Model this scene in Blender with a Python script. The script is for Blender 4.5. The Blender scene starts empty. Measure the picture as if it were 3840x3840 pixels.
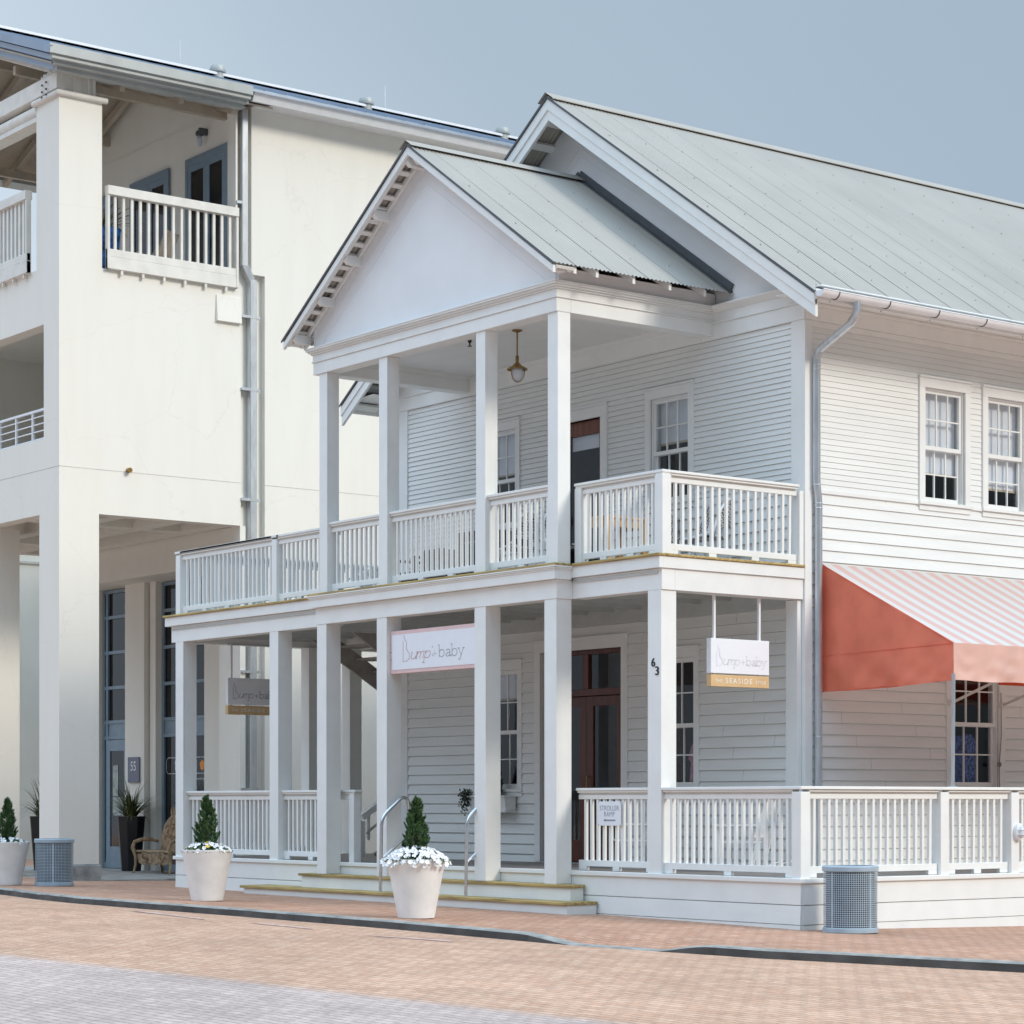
import bpy, math, random
from mathutils import Vector, Matrix
S = bpy.context.scene
COL = S.collection
rnd = random.Random(11)
R = math.radians
ORG = {}

# ---------------------------------------------------------------- mesh helper
class MB:
    def __init__(s):
        s.v = []; s.f = []; s.m = []
    def add(s, pts, faces, m=0):
        b = len(s.v); s.v += [tuple(p) for p in pts]
        for f in faces:
            s.f.append(tuple(b + i for i in f)); s.m.append(m)
    def box(s, x0, x1, y0, y1, z0, z1, m=0):
        if x0 > x1: x0, x1 = x1, x0
        if y0 > y1: y0, y1 = y1, y0
        if z0 > z1: z0, z1 = z1, z0
        s.add([(x0,y0,z0),(x1,y0,z0),(x1,y1,z0),(x0,y1,z0),(x0,y0,z1),(x1,y0,z1),(x1,y1,z1),(x0,y1,z1)],
              [(0,3,2,1),(4,5,6,7),(0,1,5,4),(1,2,6,5),(2,3,7,6),(3,0,4,7)], m)
    def hexa(s, c, m=0):
        s.add(c, [(0,3,2,1),(4,5,6,7),(0,1,5,4),(1,2,6,5),(2,3,7,6),(3,0,4,7)], m)
    def quad(s, a, b, c, d, m=0):
        s.add([a,b,c,d], [(0,1,2,3)], m)
    def poly(s, pts, m=0):
        s.add(pts, [tuple(range(len(pts)))], m)
    def prism(s, pts, vec, m=0):
        n = len(pts); v = Vector(vec)
        q = [tuple(Vector(p) + v) for p in pts]
        fs = [tuple(range(n))[::-1], tuple(range(n, 2*n))]
        for i in range(n):
            j = (i+1) % n; fs.append((i, j, n+j, n+i))
        s.add(list(pts) + q, fs, m)
    def bar(s, p0, p1, w, h, up=(0,0,1), m=0):
        p0 = Vector(p0); p1 = Vector(p1); d = (p1-p0).normalized(); u = Vector(up)
        r = d.cross(u).normalized(); u = r.cross(d).normalized()
        c = []
        for z in (-h/2, h/2):
            c += [p0 - r*w/2 + u*z, p0 + r*w/2 + u*z, p1 + r*w/2 + u*z, p1 - r*w/2 + u*z]
        s.hexa(c, m)
    def tube(s, pts, r, n=8, m=0, cap=True):
        P = [Vector(p) for p in pts]; k = len(P)
        rr = r if isinstance(r, (list, tuple)) else [r]*k
        t0 = (P[1]-P[0]).normalized()
        a = t0.cross(Vector((0,0,1)))
        if a.length < 1e-3: a = t0.cross(Vector((1,0,0)))
        a.normalize(); out = []
        for i in range(k):
            t = (P[min(i+1,k-1)] - P[max(i-1,0)]).normalized()
            a = (a - t*a.dot(t)).normalized(); b = t.cross(a)
            for j in range(n):
                th = 2*math.pi*j/n
                out.append(P[i] + (a*math.cos(th) + b*math.sin(th))*rr[i])
        fs = []
        for i in range(k-1):
            for j in range(n):
                fs.append((i*n+j, i*n+(j+1)%n, (i+1)*n+(j+1)%n, (i+1)*n+j))
        if cap: fs += [tuple(range(n))[::-1], tuple((k-1)*n+j for j in range(n))]
        s.add(out, fs, m)
    def lathe(s, prof, cx=0, cy=0, n=32, m=0, sx=1, sy=1, cap=True):
        out = []
        for r, z in prof:
            for j in range(n):
                th = 2*math.pi*j/n; out.append((cx + r*sx*math.cos(th), cy + r*sy*math.sin(th), z))
        fs = []
        for i in range(len(prof)-1):
            for j in range(n):
                fs.append((i*n+j, i*n+(j+1)%n, (i+1)*n+(j+1)%n, (i+1)*n+j))
        if cap: fs += [tuple(range(n))[::-1], tuple((len(prof)-1)*n+j for j in range(n))]
        s.add(out, fs, m)
    def build(s, name, mats, parent=None, local=False, smooth=False, bevel=0.0, label=None, kind=None):
        me = bpy.data.meshes.new(name)
        o = ORG.get(parent, Vector((0,0,0))) if (parent and not local) else Vector((0,0,0))
        me.from_pydata([(p[0]-o.x, p[1]-o.y, p[2]-o.z) for p in s.v], [], s.f)
        if not isinstance(mats, (list, tuple)): mats = [mats]
        for m in mats: me.materials.append(m)
        if len(mats) > 1: me.polygons.foreach_set('material_index', s.m)
        if smooth:
            me.polygons.foreach_set('use_smooth', [True]*len(me.polygons))
            if smooth != 'full' and hasattr(me, 'set_sharp_from_angle'): me.set_sharp_from_angle(angle=R(38))
        me.update()
        ob = bpy.data.objects.new(name, me); COL.objects.link(ob)
        if parent:
            ob.parent = parent; ORG[ob] = ORG.get(parent, Vector((0,0,0))).copy()
        if bevel:
            bv = ob.modifiers.new('bevel', 'BEVEL'); bv.width = bevel; bv.segments = 1; bv.limit_method = 'ANGLE'
        if label: ob['label'] = label
        if kind: ob['kind'] = kind
        return ob

    def each(s, name, mats, parent=None, **kw):
        par = list(range(len(s.v)))
        def find(i):
            while par[i] != i: par[i] = par[par[i]]; i = par[i]
            return i
        for f in s.f:
            for a in f[1:]: par[find(a)] = find(f[0])
        comp = {}
        for k, f in enumerate(s.f): comp.setdefault(find(f[0]), []).append(k)
        out = []
        for ks in comp.values():
            m = MB(); mp = {}
            for k in ks:
                for i in s.f[k]:
                    if i not in mp: mp[i] = len(m.v); m.v.append(s.v[i])
                m.f.append(tuple(mp[i] for i in s.f[k])); m.m.append(s.m[k])
            out.append(m.build(name, mats, parent, **kw))
        return out

def tag(o, label, cat, group=None):
    o['label'] = label; o['category'] = cat
    if group: o['group'] = group
    return o
def thing(name, label, cat, loc=(0,0,0), rz=0, group=None):
    o = bpy.data.objects.new(name, None); COL.objects.link(o); o.empty_display_size = .2
    o.location = loc; o.rotation_euler = (0,0,rz); ORG[o] = Vector(loc)
    return tag(o, label, cat, group)
def copy_tree(o, parent=None):
    c = o.copy(); COL.objects.link(c); c.parent = parent
    for ch in list(o.children): copy_tree(ch, c)
    return c

# ---------------------------------------------------------------- materials
def nodes(name):
    m = bpy.data.materials.new(name); m.use_nodes = True
    nt = m.node_tree; return m, nt, nt.nodes['Principled BSDF']
def mat(name, col, rough=.55, metal=0., var=.06, scale=6., bump=0., bscale=80., spec=.5, stretch=None, dirt=None):
    m, nt, p = nodes(name)
    p.inputs['Roughness'].default_value = rough; p.inputs['Metallic'].default_value = metal
    p.inputs['Specular IOR Level'].default_value = spec
    tc = nt.nodes.new('ShaderNodeTexCoord'); mp = nt.nodes.new('ShaderNodeMapping')
    nt.links.new(tc.outputs['Object'], mp.inputs[0])
    if stretch: mp.inputs['Scale'].default_value = stretch
    nz = nt.nodes.new('ShaderNodeTexNoise'); nz.inputs['Scale'].default_value = scale; nz.inputs['Detail'].default_value = 6
    nt.links.new(mp.outputs[0], nz.inputs['Vector'])
    rp = nt.nodes.new('ShaderNodeValToRGB')
    c = Vector(col[:3])
    a = c*(1-var*1.6); b = c*(1+var)
    if dirt: a = Vector(dirt)
    rp.color_ramp.elements[0].position = .3; rp.color_ramp.elements[1].position = .62
    rp.color_ramp.elements[0].color = (*a, 1); rp.color_ramp.elements[1].color = (min(b.x,.95), min(b.y,.95), min(b.z,.95), 1)
    nt.links.new(nz.outputs['Fac'], rp.inputs[0]); nt.links.new(rp.outputs[0], p.inputs['Base Color'])
    if bump:
        n2 = nt.nodes.new('ShaderNodeTexNoise'); n2.inputs['Scale'].default_value = bscale; n2.inputs['Detail'].default_value = 4
        nt.links.new(mp.outputs[0], n2.inputs['Vector'])
        bp = nt.nodes.new('ShaderNodeBump'); bp.inputs['Strength'].default_value = bump; bp.inputs['Distance'].default_value = .01
        nt.links.new(n2.outputs['Fac'], bp.inputs['Height']); nt.links.new(bp.outputs[0], p.inputs['Normal'])
    return m
WHITE = mat('white_paint', (.80,.81,.79), .5, var=.02, scale=3, bump=.12, bscale=60)
SIDING = mat('siding_paint', (.78,.795,.775), .5, var=.025, scale=2.5, bump=.2, bscale=30, stretch=(.35,.35,3))
GABLE = mat('smooth_white_board', (.78,.79,.80), .55, var=.02, scale=1.5)
STUCCO = None
ROOFM = mat('galvanised_roof', (.40,.375,.335), .62, metal=.0, spec=.25, var=.035, scale=1.2, stretch=(.6,1.2,.6), bump=.02)
ROOFB = mat('blue_grey_roof', (.30,.36,.44), .35, metal=.5, var=.05, scale=2)
FASCIA = mat('grey_fascia', (.40,.42,.41), .5, metal=.1, var=.06, scale=2)
DARKCAP = mat('lead_flashing', (.10,.11,.12), .5, metal=.3)
GALV = mat('galvanised_pipe', (.60,.63,.66), .3, metal=.75, var=.08, scale=5, stretch=(3,3,.6))
WHITEMETAL = mat('white_metal', (.80,.81,.83), .3, var=.03)
YWOOD = mat('treated_pine', (.42,.30,.115), .7, var=.30, scale=3, stretch=(.6,6,12), bump=.15, bscale=30)
TABLEWOOD = mat('honey_wood', (.50,.28,.10), .5, var=.2, scale=4, stretch=(8,8,.8))
DECKWOOD = mat('grey_decking', (.23,.205,.185), .7, var=.25, scale=2, stretch=(.6,9,1))
BROWN = mat('mahogany', (.10,.028,.014), .32, var=.25, scale=3, stretch=(9,9,.7))
DARKWOOD = mat('dark_brown_wood', (.06,.03,.02), .5, var=.2, scale=4)
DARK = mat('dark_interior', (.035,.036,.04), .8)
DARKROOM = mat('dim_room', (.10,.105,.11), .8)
BLUEFRAME = mat('blue_grey_frame', (.20,.27,.33), .4, var=.05)
PINK = mat('pink_paint', (.74,.53,.52), .5, var=.03)
SIGNW = mat('sign_white', (.82,.84,.88), .4, var=.01)
TAN = mat('sign_tan', (.66,.45,.23), .5, var=.04)
SIDE_SIGN = mat('sign_slate', (.17,.18,.24), .5)
LETTERD = mat('letter_slate', (.25,.31,.36), .5)
LETTER = mat('letter_grey', (.42,.47,.52), .5)
LETTERP = mat('letter_pink', (.62,.32,.32), .5)
LETTERF = mat('letter_faint', (.68,.69,.72), .5)
LETTERW = mat('letter_white', (.82,.82,.80), .5)
BLACK = mat('black_paint', (.015,.015,.017), .4)
BRASS = mat('aged_brass', (.30,.19,.055), .38, metal=.7, var=.2, scale=20)
FROST = mat('frosted_glass', (.62,.66,.72), .35)
POT = mat('white_planter', (.83,.845,.835), .5, var=.04, scale=5, bump=.12, bscale=90)
BLACKPOT = mat('black_pot', (.012,.012,.014), .35)
SOIL = mat('soil', (.05,.035,.025), .95, bump=.5)
BIN = mat('bin_blue_grey', (.36,.45,.52), .42, var=.06)
BENCH = mat('weathered_carving', (.33,.225,.135), .7, var=.3, scale=9, bump=.5, bscale=40)
STEEL = mat('brushed_steel', (.62,.64,.66), .22, metal=.9, var=.04)
CONC = mat('concrete', (.33,.32,.30), .85, var=.22, scale=3, bump=.5, bscale=40)
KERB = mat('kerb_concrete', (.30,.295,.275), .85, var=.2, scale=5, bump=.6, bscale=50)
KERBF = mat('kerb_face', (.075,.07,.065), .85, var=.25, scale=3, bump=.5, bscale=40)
GRANITE = mat('plinth_stone', (.34,.335,.32), .8, var=.22, scale=4, bump=.4)
SHADEC = mat('roller_blind', (.74,.77,.80), .7, var=.03, scale=3)
TANC = mat('blind_hem', (.5,.42,.30), .7)
RUST = mat('coral_canvas', (.84,.255,.165), .75, var=.10, scale=2.2, bump=.25, bscale=7)
PALEPINK = mat('faded_canvas', (.80,.52,.44), .75, var=.05, scale=2.5, bump=.25, bscale=6)
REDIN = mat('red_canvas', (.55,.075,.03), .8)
GRASS = mat('strap_leaves', (.085,.10,.030), .5, var=.4, scale=6)
CONIF = mat('conifer_green', (.055,.125,.038), .6, var=.5, scale=14)
LEAF = mat('petunia_leaf', (.07,.13,.03), .55, var=.4, scale=20)
PETAL = mat('white_petal', (.84,.84,.86), .55, var=.02)
YEL = mat('yellow_petal', (.70,.50,.06), .6)
TRUNK = mat('bark', (.11,.065,.04), .9)
WICKER = None
BLUEPOT = mat('blue_glaze', (.02,.10,.32), .2, var=.6, scale=9)
ROPE = mat('grey_rope', (.25,.20,.17), .8)
FABRICB = mat('blue_cloth', (.05,.09,.28), .85, var=.5, scale=18)
FABRICL = mat('pale_blue_cloth', (.40,.47,.66), .85, var=.35, scale=30)
FABRICP = mat('pink_cloth', (.50,.26,.32), .85, var=.2, scale=12)
DARKCLOTH = mat('dark_cushion', (.03,.032,.04), .8)
ORANGE = mat('orange_emblem', (.75,.26,.03), .5)
CREAMW = mat('cream_timber', (.74,.71,.65), .6, var=.05, scale=4)
BEADS = mat('pale_boards', (.46,.39,.31), .6, var=.08, scale=3)

def stucco():
    m, nt, p = nodes('cream_stucco'); p.inputs['Roughness'].default_value = .85; p.inputs['Specular IOR Level'].default_value = .2
    L = nt.links.new
    tc = nt.nodes.new('ShaderNodeTexCoord')
    nz = nt.nodes.new('ShaderNodeTexNoise'); nz.inputs['Scale'].default_value = 2.2; nz.inputs['Detail'].default_value = 8
    ms = nt.nodes.new('ShaderNodeMapping'); ms.inputs['Scale'].default_value = (1.6,1.6,.22); L(tc.outputs['Object'], ms.inputs[0]); L(ms.outputs[0], nz.inputs['Vector'])
    rp = nt.nodes.new('ShaderNodeValToRGB')
    rp.color_ramp.elements[0].position = .32; rp.color_ramp.elements[1].position = .6
    rp.color_ramp.elements[0].color = (.81,.775,.70,1); rp.color_ramp.elements[1].color = (.83,.795,.725,1)
    L(nz.outputs['Fac'], rp.inputs[0])
    # hairline cracks
    vo = nt.nodes.new('ShaderNodeTexVoronoi'); vo.feature = 'DISTANCE_TO_EDGE'; vo.inputs['Scale'].default_value = .55
    n3 = nt.nodes.new('ShaderNodeTexNoise'); n3.inputs['Scale'].default_value = 3; n3.inputs['Detail'].default_value = 3
    mx = nt.nodes.new('ShaderNodeMixRGB'); mx.inputs[0].default_value = .22
    L(tc.outputs['Object'], n3.inputs['Vector']); L(tc.outputs['Object'], mx.inputs[1]); L(n3.outputs['Color'], mx.inputs[2]); L(mx.outputs[0], vo.inputs['Vector'])
    cr = nt.nodes.new('ShaderNodeValToRGB'); cr.color_ramp.elements[0].position = 0; cr.color_ramp.elements[1].position = .003
    cr.color_ramp.elements[0].color = (.95,.945,.935,1); cr.color_ramp.elements[1].color = (1,1,1,1)
    L(vo.outputs['Distance'], cr.inputs[0])
    mu = nt.nodes.new('ShaderNodeMixRGB'); mu.blend_type = 'MULTIPLY'; mu.inputs[0].default_value = 1
    L(rp.outputs[0], mu.inputs[1]); L(cr.outputs[0], mu.inputs[2]); L(mu.outputs[0], p.inputs['Base Color'])
    n2 = nt.nodes.new('ShaderNodeTexNoise'); n2.inputs['Scale'].default_value = 60
    bp = nt.nodes.new('ShaderNodeBump'); bp.inputs['Strength'].default_value = .18; bp.inputs['Distance'].default_value = .01
    L(tc.outputs['Object'], n2.inputs['Vector']); L(n2.outputs['Fac'], bp.inputs['Height']); L(bp.outputs[0], p.inputs['Normal'])
    return m
STUCCO = stucco()
def wicker():
    m, nt, p = nodes('black_white_weave'); L = nt.links.new; p.inputs['Roughness'].default_value = .6
    tc = nt.nodes.new('ShaderNodeTexCoord'); mp = nt.nodes.new('ShaderNodeMapping'); mp.inputs['Rotation'].default_value = (.6,.6,.785)
    ck = nt.nodes.new('ShaderNodeTexChecker'); ck.inputs['Scale'].default_value = 34
    ck.inputs[1].default_value = (.02,.02,.02,1); ck.inputs[2].default_value = (.62,.62,.60,1)
    L(tc.outputs['Object'], mp.inputs[0]); L(mp.outputs[0], ck.inputs[0]); L(ck.outputs[0], p.inputs['Base Color'])
    return m
WICKER = wicker()
def glass(name, tint=(.93,.95,.97), gl=.95):
    m = bpy.data.materials.new(name); m.use_nodes = True; nt = m.node_tree; nt.nodes.clear(); L = nt.links.new
    o = nt.nodes.new('ShaderNodeOutputMaterial'); mx = nt.nodes.new('ShaderNodeMixShader')
    t = nt.nodes.new('ShaderNodeBsdfTransparent'); t.inputs[0].default_value = (*tint,1)
    g = nt.nodes.new('ShaderNodeBsdfGlossy'); g.inputs['Roughness'].default_value = .015; g.inputs[0].default_value = (gl,gl,gl,1)
    lw = nt.nodes.new('ShaderNodeLayerWeight'); lw.inputs[0].default_value = .5; f = nt.nodes.new('ShaderNodeMath'); f.operation = 'POWER'; f.inputs[1].default_value = 4; L(lw.outputs['Facing'], f.inputs[0])
    nz = nt.nodes.new('ShaderNodeTexNoise'); nz.inputs['Scale'].default_value = 1.8; bp = nt.nodes.new('ShaderNodeBump'); bp.inputs['Strength'].default_value = .06
    tc = nt.nodes.new('ShaderNodeTexCoord'); L(tc.outputs['Object'], nz.inputs['Vector']); L(nz.outputs['Fac'], bp.inputs['Height']); L(bp.outputs[0], g.inputs['Normal'])
    ad = nt.nodes.new('ShaderNodeMath'); ad.operation = 'ADD'; ad.inputs[1].default_value = .07
    L(f.outputs[0], ad.inputs[0]); L(ad.outputs[0], mx.inputs[0]); L(t.outputs[0], mx.inputs[1]); L(g.outputs[0], mx.inputs[2]); L(mx.outputs[0], o.inputs[0])
    return m
GLASS = glass('window_glass')
DGLASS = glass('dark_glass', (.30,.33,.36))
def bricks(name, cols, cols2=None, line=None):
    m, nt, p = nodes(name); L = nt.links.new; N = nt.nodes.new
    p.inputs['Roughness'].default_value = .85; p.inputs['Specular IOR Level'].default_value = .25
    tc = N('ShaderNodeTexCoord')
    def layer(c):
        bt = N('ShaderNodeTexBrick'); bt.inputs['Scale'].default_value = 1.0
        bt.inputs['Brick Width'].default_value = .21; bt.inputs['Row Height'].default_value = .105
        bt.inputs['Mortar Size'].default_value = .008; bt.inputs['Mortar Smooth'].default_value = .3; bt.inputs['Bias'].default_value = -.1
        bt.inputs['Color1'].default_value = (*c[0],1); bt.inputs['Color2'].default_value = (*c[1],1); bt.inputs['Mortar'].default_value = (*c[2],1)
        L(tc.outputs['Object'], bt.inputs['Vector']); return bt
    b1 = layer(cols); col = b1.outputs['Color']
    if cols2:
        b2 = layer(cols2)
        dp = N('ShaderNodeVectorMath'); dp.operation = 'DOT_PRODUCT'; dp.inputs[1].default_value = line[0]
        L(tc.outputs['Object'], dp.inputs[0])
        gt = N('ShaderNodeMapRange'); gt.inputs[1].default_value = line[1]-.05; gt.inputs[2].default_value = line[1]+.25
        L(dp.outputs['Value'], gt.inputs[0])
        mx = N('ShaderNodeMixRGB'); L(gt.outputs[0], mx.inputs[0]); L(col, mx.inputs[1]); L(b2.outputs['Color'], mx.inputs[2]); col = mx.outputs[0]
    # wear: large and small mottling
    for sc, lo, hi, st in ((.35,.86,1.08,(1,1,1)), (1.7,.90,1.07,(1,1,1)), (26,.80,1.14,(.6,1.2,1))):
        mp = N('ShaderNodeMapping'); mp.inputs['Scale'].default_value = st
        nz = N('ShaderNodeTexNoise'); nz.inputs['Scale'].default_value = sc; nz.inputs['Detail'].default_value = 5
        L(tc.outputs['Object'], mp.inputs[0]); L(mp.outputs[0], nz.inputs['Vector'])
        mr = N('ShaderNodeMapRange'); mr.inputs[1].default_value = .3; mr.inputs[2].default_value = .7; mr.inputs[3].default_value = lo; mr.inputs[4].default_value = hi
        L(nz.outputs['Fac'], mr.inputs[0])
        mu = N('ShaderNodeMixRGB'); mu.blend_type = 'MULTIPLY'; mu.inputs[0].default_value = 1
        L(col, mu.inputs[1]); L(mr.outputs[0], mu.inputs[2]); col = mu.outputs[0]
    L(col, p.inputs['Base Color'])
    bp = N('ShaderNodeBump'); bp.inputs['Strength'].default_value = .5; bp.inputs['Distance'].default_value = .006; bp.invert = True
    L(b1.outputs['Fac'], bp.inputs['Height']); L(bp.outputs[0], p.inputs['Normal'])
    return m
BRICKW = bricks('sidewalk_brick', ((.48,.26,.17),(.57,.35,.245),(.24,.155,.115)))
BRICKR = bricks('street_brick', ((.54,.325,.22),(.64,.42,.30),(.29,.195,.145)),
                ((.48,.375,.335),(.57,.455,.41),(.28,.23,.205)), ((.106,-.994,0), 9.06))
def stripes():
    m, nt, p = nodes('striped_canvas'); L = nt.links.new; N = nt.nodes.new; p.inputs['Roughness'].default_value = .7
    tc = N('ShaderNodeTexCoord'); sp = N('ShaderNodeSeparateXYZ'); L(tc.outputs['Object'], sp.inputs[0])
    a = N('ShaderNodeMath'); a.operation = 'MULTIPLY_ADD'; a.inputs[1].default_value = 1/.302; a.inputs[2].default_value = -.41
    L(sp.outputs['Y'], a.inputs[0])
    fr = N('ShaderNodeMath'); fr.operation = 'FRACT'; L(a.outputs[0], fr.inputs[0])
    gt = N('ShaderNodeMath'); gt.operation = 'LESS_THAN'; gt.inputs[1].default_value = .5; L(fr.outputs[0], gt.inputs[0])
    mx = N('ShaderNodeMixRGB'); L(gt.outputs[0], mx.inputs[0]); mx.inputs[1].default_value = (.72,.73,.70,1); mx.inputs[2].default_value = (.74,.49,.44,1)
    L(mx.outputs[0], p.inputs['Base Color'])
    return m
STRIPE = stripes()
def translucent(m, col, f):
    nt = m.node_tree; o = [n for n in nt.nodes if n.type == 'OUTPUT_MATERIAL'][0]; p = nt.nodes['Principled BSDF']
    t = nt.nodes.new('ShaderNodeBsdfTranslucent'); t.inputs[0].default_value = (*col,1); x = nt.nodes.new('ShaderNodeMixShader'); x.inputs[0].default_value = f
    nt.links.new(p.outputs[0], x.inputs[1]); nt.links.new(t.outputs[0], x.inputs[2]); nt.links.new(x.outputs[0], o.inputs[0])
translucent(STRIPE, (.75,.55,.48), .25); translucent(RUST, (.85,.16,.06), .30); translucent(PALEPINK, (.8,.4,.3), .2)

# ---------------------------------------------------------------- terrain
def hz(X, Y):
    Y = max(-4.5, min(Y, 6.))
    g = .06*(1-math.exp(max(X,-60)/4)) - .0017*max(X,-40) if X < 0 else -.012*min(X, 25)
    return -.0195*Y + g
KP = [(-90,3.0),(-30,-2.2),(-19,-3.0),(-13.8,-3.45),(-11.6,-3.85),(-10.3,-4.02),(-8,-4.0),(-4,-3.88),(-1,-3.8),(.4,-3.72),(1.4,-3.5),(2.7,-3.15),(3.6,-2.75),(5.1,-2.1),(9,-.3),(14,2.0),(60,25)]
def kerbY(X):
    for (a,b),(c,d) in zip(KP, KP[1:]):
        if a <= X <= c:
            t = (X-a)/(c-a); return b + (d-b)*t
    return KP[0][1] if X < KP[0][0] else KP[-1][1]
def sst(t): t = max(0,min(1,t)); return t*t*(3-2*t)
def drop(X): return sst((X+.5)/1.0)*(1-sst((X-1.35)/.75)) if -.5 < X < 2.2 else 0.
XS = [-90,-70,-50,-40,-30,-26,-22,-19,-17] + [-16+.25*i for i in range(4*26)] + [10,11,12,14,18,24,34,46,60]
KH = .092
def walk_z(X, Y):
    return hz(X,Y) - .080*drop(X)*(1-sst((Y-kerbY(X))/1.3))
def build_ground():
    w = MB(); r = MB(); kb = MB()
    TY = [0,.25,.5,.8,1.2,1.8,2.6,3.6,5,7,10,16,30,60]
    RY = [0,.3,.8,1.6,3,5,8,12,18,30,60,100]
    for mb, lst, sgn, off in ((w,TY,1,.155),(r,RY,-1,0)):
        n = len(lst); pts = []
        for X in XS:
            k = kerbY(X)
            for t in lst:
                Y = k + sgn*t + off
                pts.append((X, Y, walk_z(X,Y)-.003 if sgn > 0 else hz(X,Y)-KH))
        fs = []
        for i in range(len(XS)-1):
            for j in range(n-1):
                a = i*n+j; q = (a, a+n, a+n+1, a+1)
                fs.append(q if sgn > 0 else q[::-1])
        mb.add(pts, fs)
    # kerb stones with joints
    kx = [-60,-40] + [-30+.05*i for i in range(int(74/.05)+1)]
    prof = []
    for X in kx:
        k = kerbY(X) + .012*math.sin(X*1.7) ; rough = .012*math.sin(X*5.1)*math.sin(X*2.3) if X < -10 else .003*math.sin(X*4)
        z = hz(X,k) - .080*drop(X); b = hz(X,k) - KH - .05
        j = .012 if abs(((X+.3) % 2.43)) < .03 else 0
        prof.append([(X,k+.16,z-j*.6),(X,k+.025,z-j*.6+rough*.5),(X,k+.004+j,z-.016+rough*.4),(X,k-.012+j,b)])
    for a, b in zip(prof, prof[1:]):
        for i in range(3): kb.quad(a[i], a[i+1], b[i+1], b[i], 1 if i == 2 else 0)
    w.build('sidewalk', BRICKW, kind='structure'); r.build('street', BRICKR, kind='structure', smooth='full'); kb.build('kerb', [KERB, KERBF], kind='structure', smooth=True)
    # pale painted dashes along the street edge
    m = MB()
    for a, b in (((-7.75,-4.52),(-5.3,-4.80)), ((-4.45,-4.72),(-2.95,-4.76)), ((-1.88,-4.88),(-.42,-4.63))):
        w_ = .10
        ps = []
        for x, y in ((a[0],a[1]-.01),(b[0],b[1]-.01),(b[0]-.25,b[1]+w_),(a[0]+.3,a[1]+w_)):
            ps.append((x, y, hz(x,y)-KH+.006))
        m.poly(ps)
    m.build('road_marking', mat('worn_marking', (.52,.36,.31), .8, var=.2, scale=8), kind='structure')
    # concrete arcade floor
    f = MB(); f.box(-27.5,-18.15,-.45,4.3,-.2,.088); f.build('arcade_floor', CONC, kind='structure')
build_ground()
# ---------------------------------------------------------------- white house
XC, XR, XL, YW = -7.05, -2.445, -11.655, 2.474
YB = 22.0
HOUSE = thing('white_house', 'white clapboard two storey house with a gabled portico and grey corrugated roof', 'house', (XC, 2.474, 0.))
def fF(u, z, d): return (u, YW - d, z)              # front wall, outward -Y
def fR(u, z, d): return (XR + d, u, z)              # right wall, outward +X
def fL(u, z, d): return (XL - d, u, z)
def fbox(mb, fn, u0, u1, z0, z1, d0, d1, m=0):
    mb.hexa([fn(u0,z0,d0),fn(u1,z0,d0),fn(u1,z0,d1),fn(u0,z0,d1),fn(u0,z1,d0),fn(u1,z1,d0),fn(u1,z1,d1),fn(u0,z1,d1)], m)
def siding(mb, fn, u0, u1, z0, z1, e, opens, out=.018, inn=.003, gap=.005):
    n = max(1, round((z1-z0)/e)); e = (z1-z0)/n
    for i in range(n):
        a, b = z0+i*e, z0+(i+1)*e
        o_ = out*(1+.10*math.sin(i*12.9898)); 
        cuts = sorted({a, b} | {z for o in opens for z in o[2:4] if a < z < b})
        for za, zb in zip(cuts, cuts[1:]):
            zm = (za+zb)/2; segs = [(u0,u1)]
            for (p, q, zz0, zz1) in opens:
                if zz0 < zm < zz1:
                    ns = []
                    for s0, s1 in segs:
                        if q <= s0 or p >= s1: ns.append((s0,s1)); continue
                        if p > s0: ns.append((s0,p))
                        if q < s1: ns.append((q,s1))
                    segs = ns
            if e > .1:
                q_ = []
                for s0, s1 in segs:
                    jj = s0 + (s1-s0)*(((i*37+int(s0*10))%83)/83.)
                    if s1-s0 > 1.6 and s0+.3 < jj < s1-.3: q_ += [(s0,jj-.0015),(jj+.0015,s1)]
                    else: q_.append((s0,s1))
                segs = q_
            da = o_ + (inn-o_)*(za-a)/e; db = o_ + (inn-o_)*(zb-a)/e
            gp = gap; zt_ = zb - (gp if zb == b else 0)
            for s0, s1 in segs:
                mb.quad(fn(s0,za,da), fn(s1,za,da), fn(s1,zt_,db), fn(s0,zt_,db))
                if zt_ != zb: mb.quad(fn(s0,zt_,db), fn(s1,zt_,db), fn(s1,zt_,-.012), fn(s0,zt_,-.012)); mb.quad(fn(s0,zt_-.001,-.0118), fn(s1,zt_-.001,-.0118), fn(s1,zb+.001,-.0118), fn(s0,zb+.001,-.0118))
                if za == a: mb.quad(fn(s0,za,-.013), fn(s1,za,-.013), fn(s1,za,da), fn(s0,za,da))
ZBELT, ZD, ZU = 5.525, .583, 4.545
ZFR = 7.75
# openings: (u0,u1,z0,z1) outer trim extents
W_UP_F = [(-5.604,-4.585,5.56,7.27), (-9.515,-8.49,5.56,7.27)]
D_UP = (-7.66,-6.437,4.55,7.216)
W_LO_F = [(-5.56,-4.472,1.585,3.63), (-9.54,-8.439,1.585,3.63)]
D_LO = (-8.129,-5.984,.59,3.877)
frO = W_UP_F + [D_UP] + W_LO_F + [D_LO]
W_UP_R = [(4.608+1.273*i, 5.631+1.273*i, 5.47, 7.27) for i in range(0,6)]
W_LO_R = [(5.142,6.346,1.585,3.66), (9.2,10.4,1.585,3.66)]
rtO = W_UP_R + W_LO_R
mb = MB()
CB = .225                                            # corner board width
siding(mb, fF, XL+CB, XR-CB, ZBELT+.03, ZFR, .0765, frO, .017, gap=.004)
siding(mb, fF, XL+CB, XR-CB, .40, ZBELT, .152, frO, .030, gap=.005)
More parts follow.
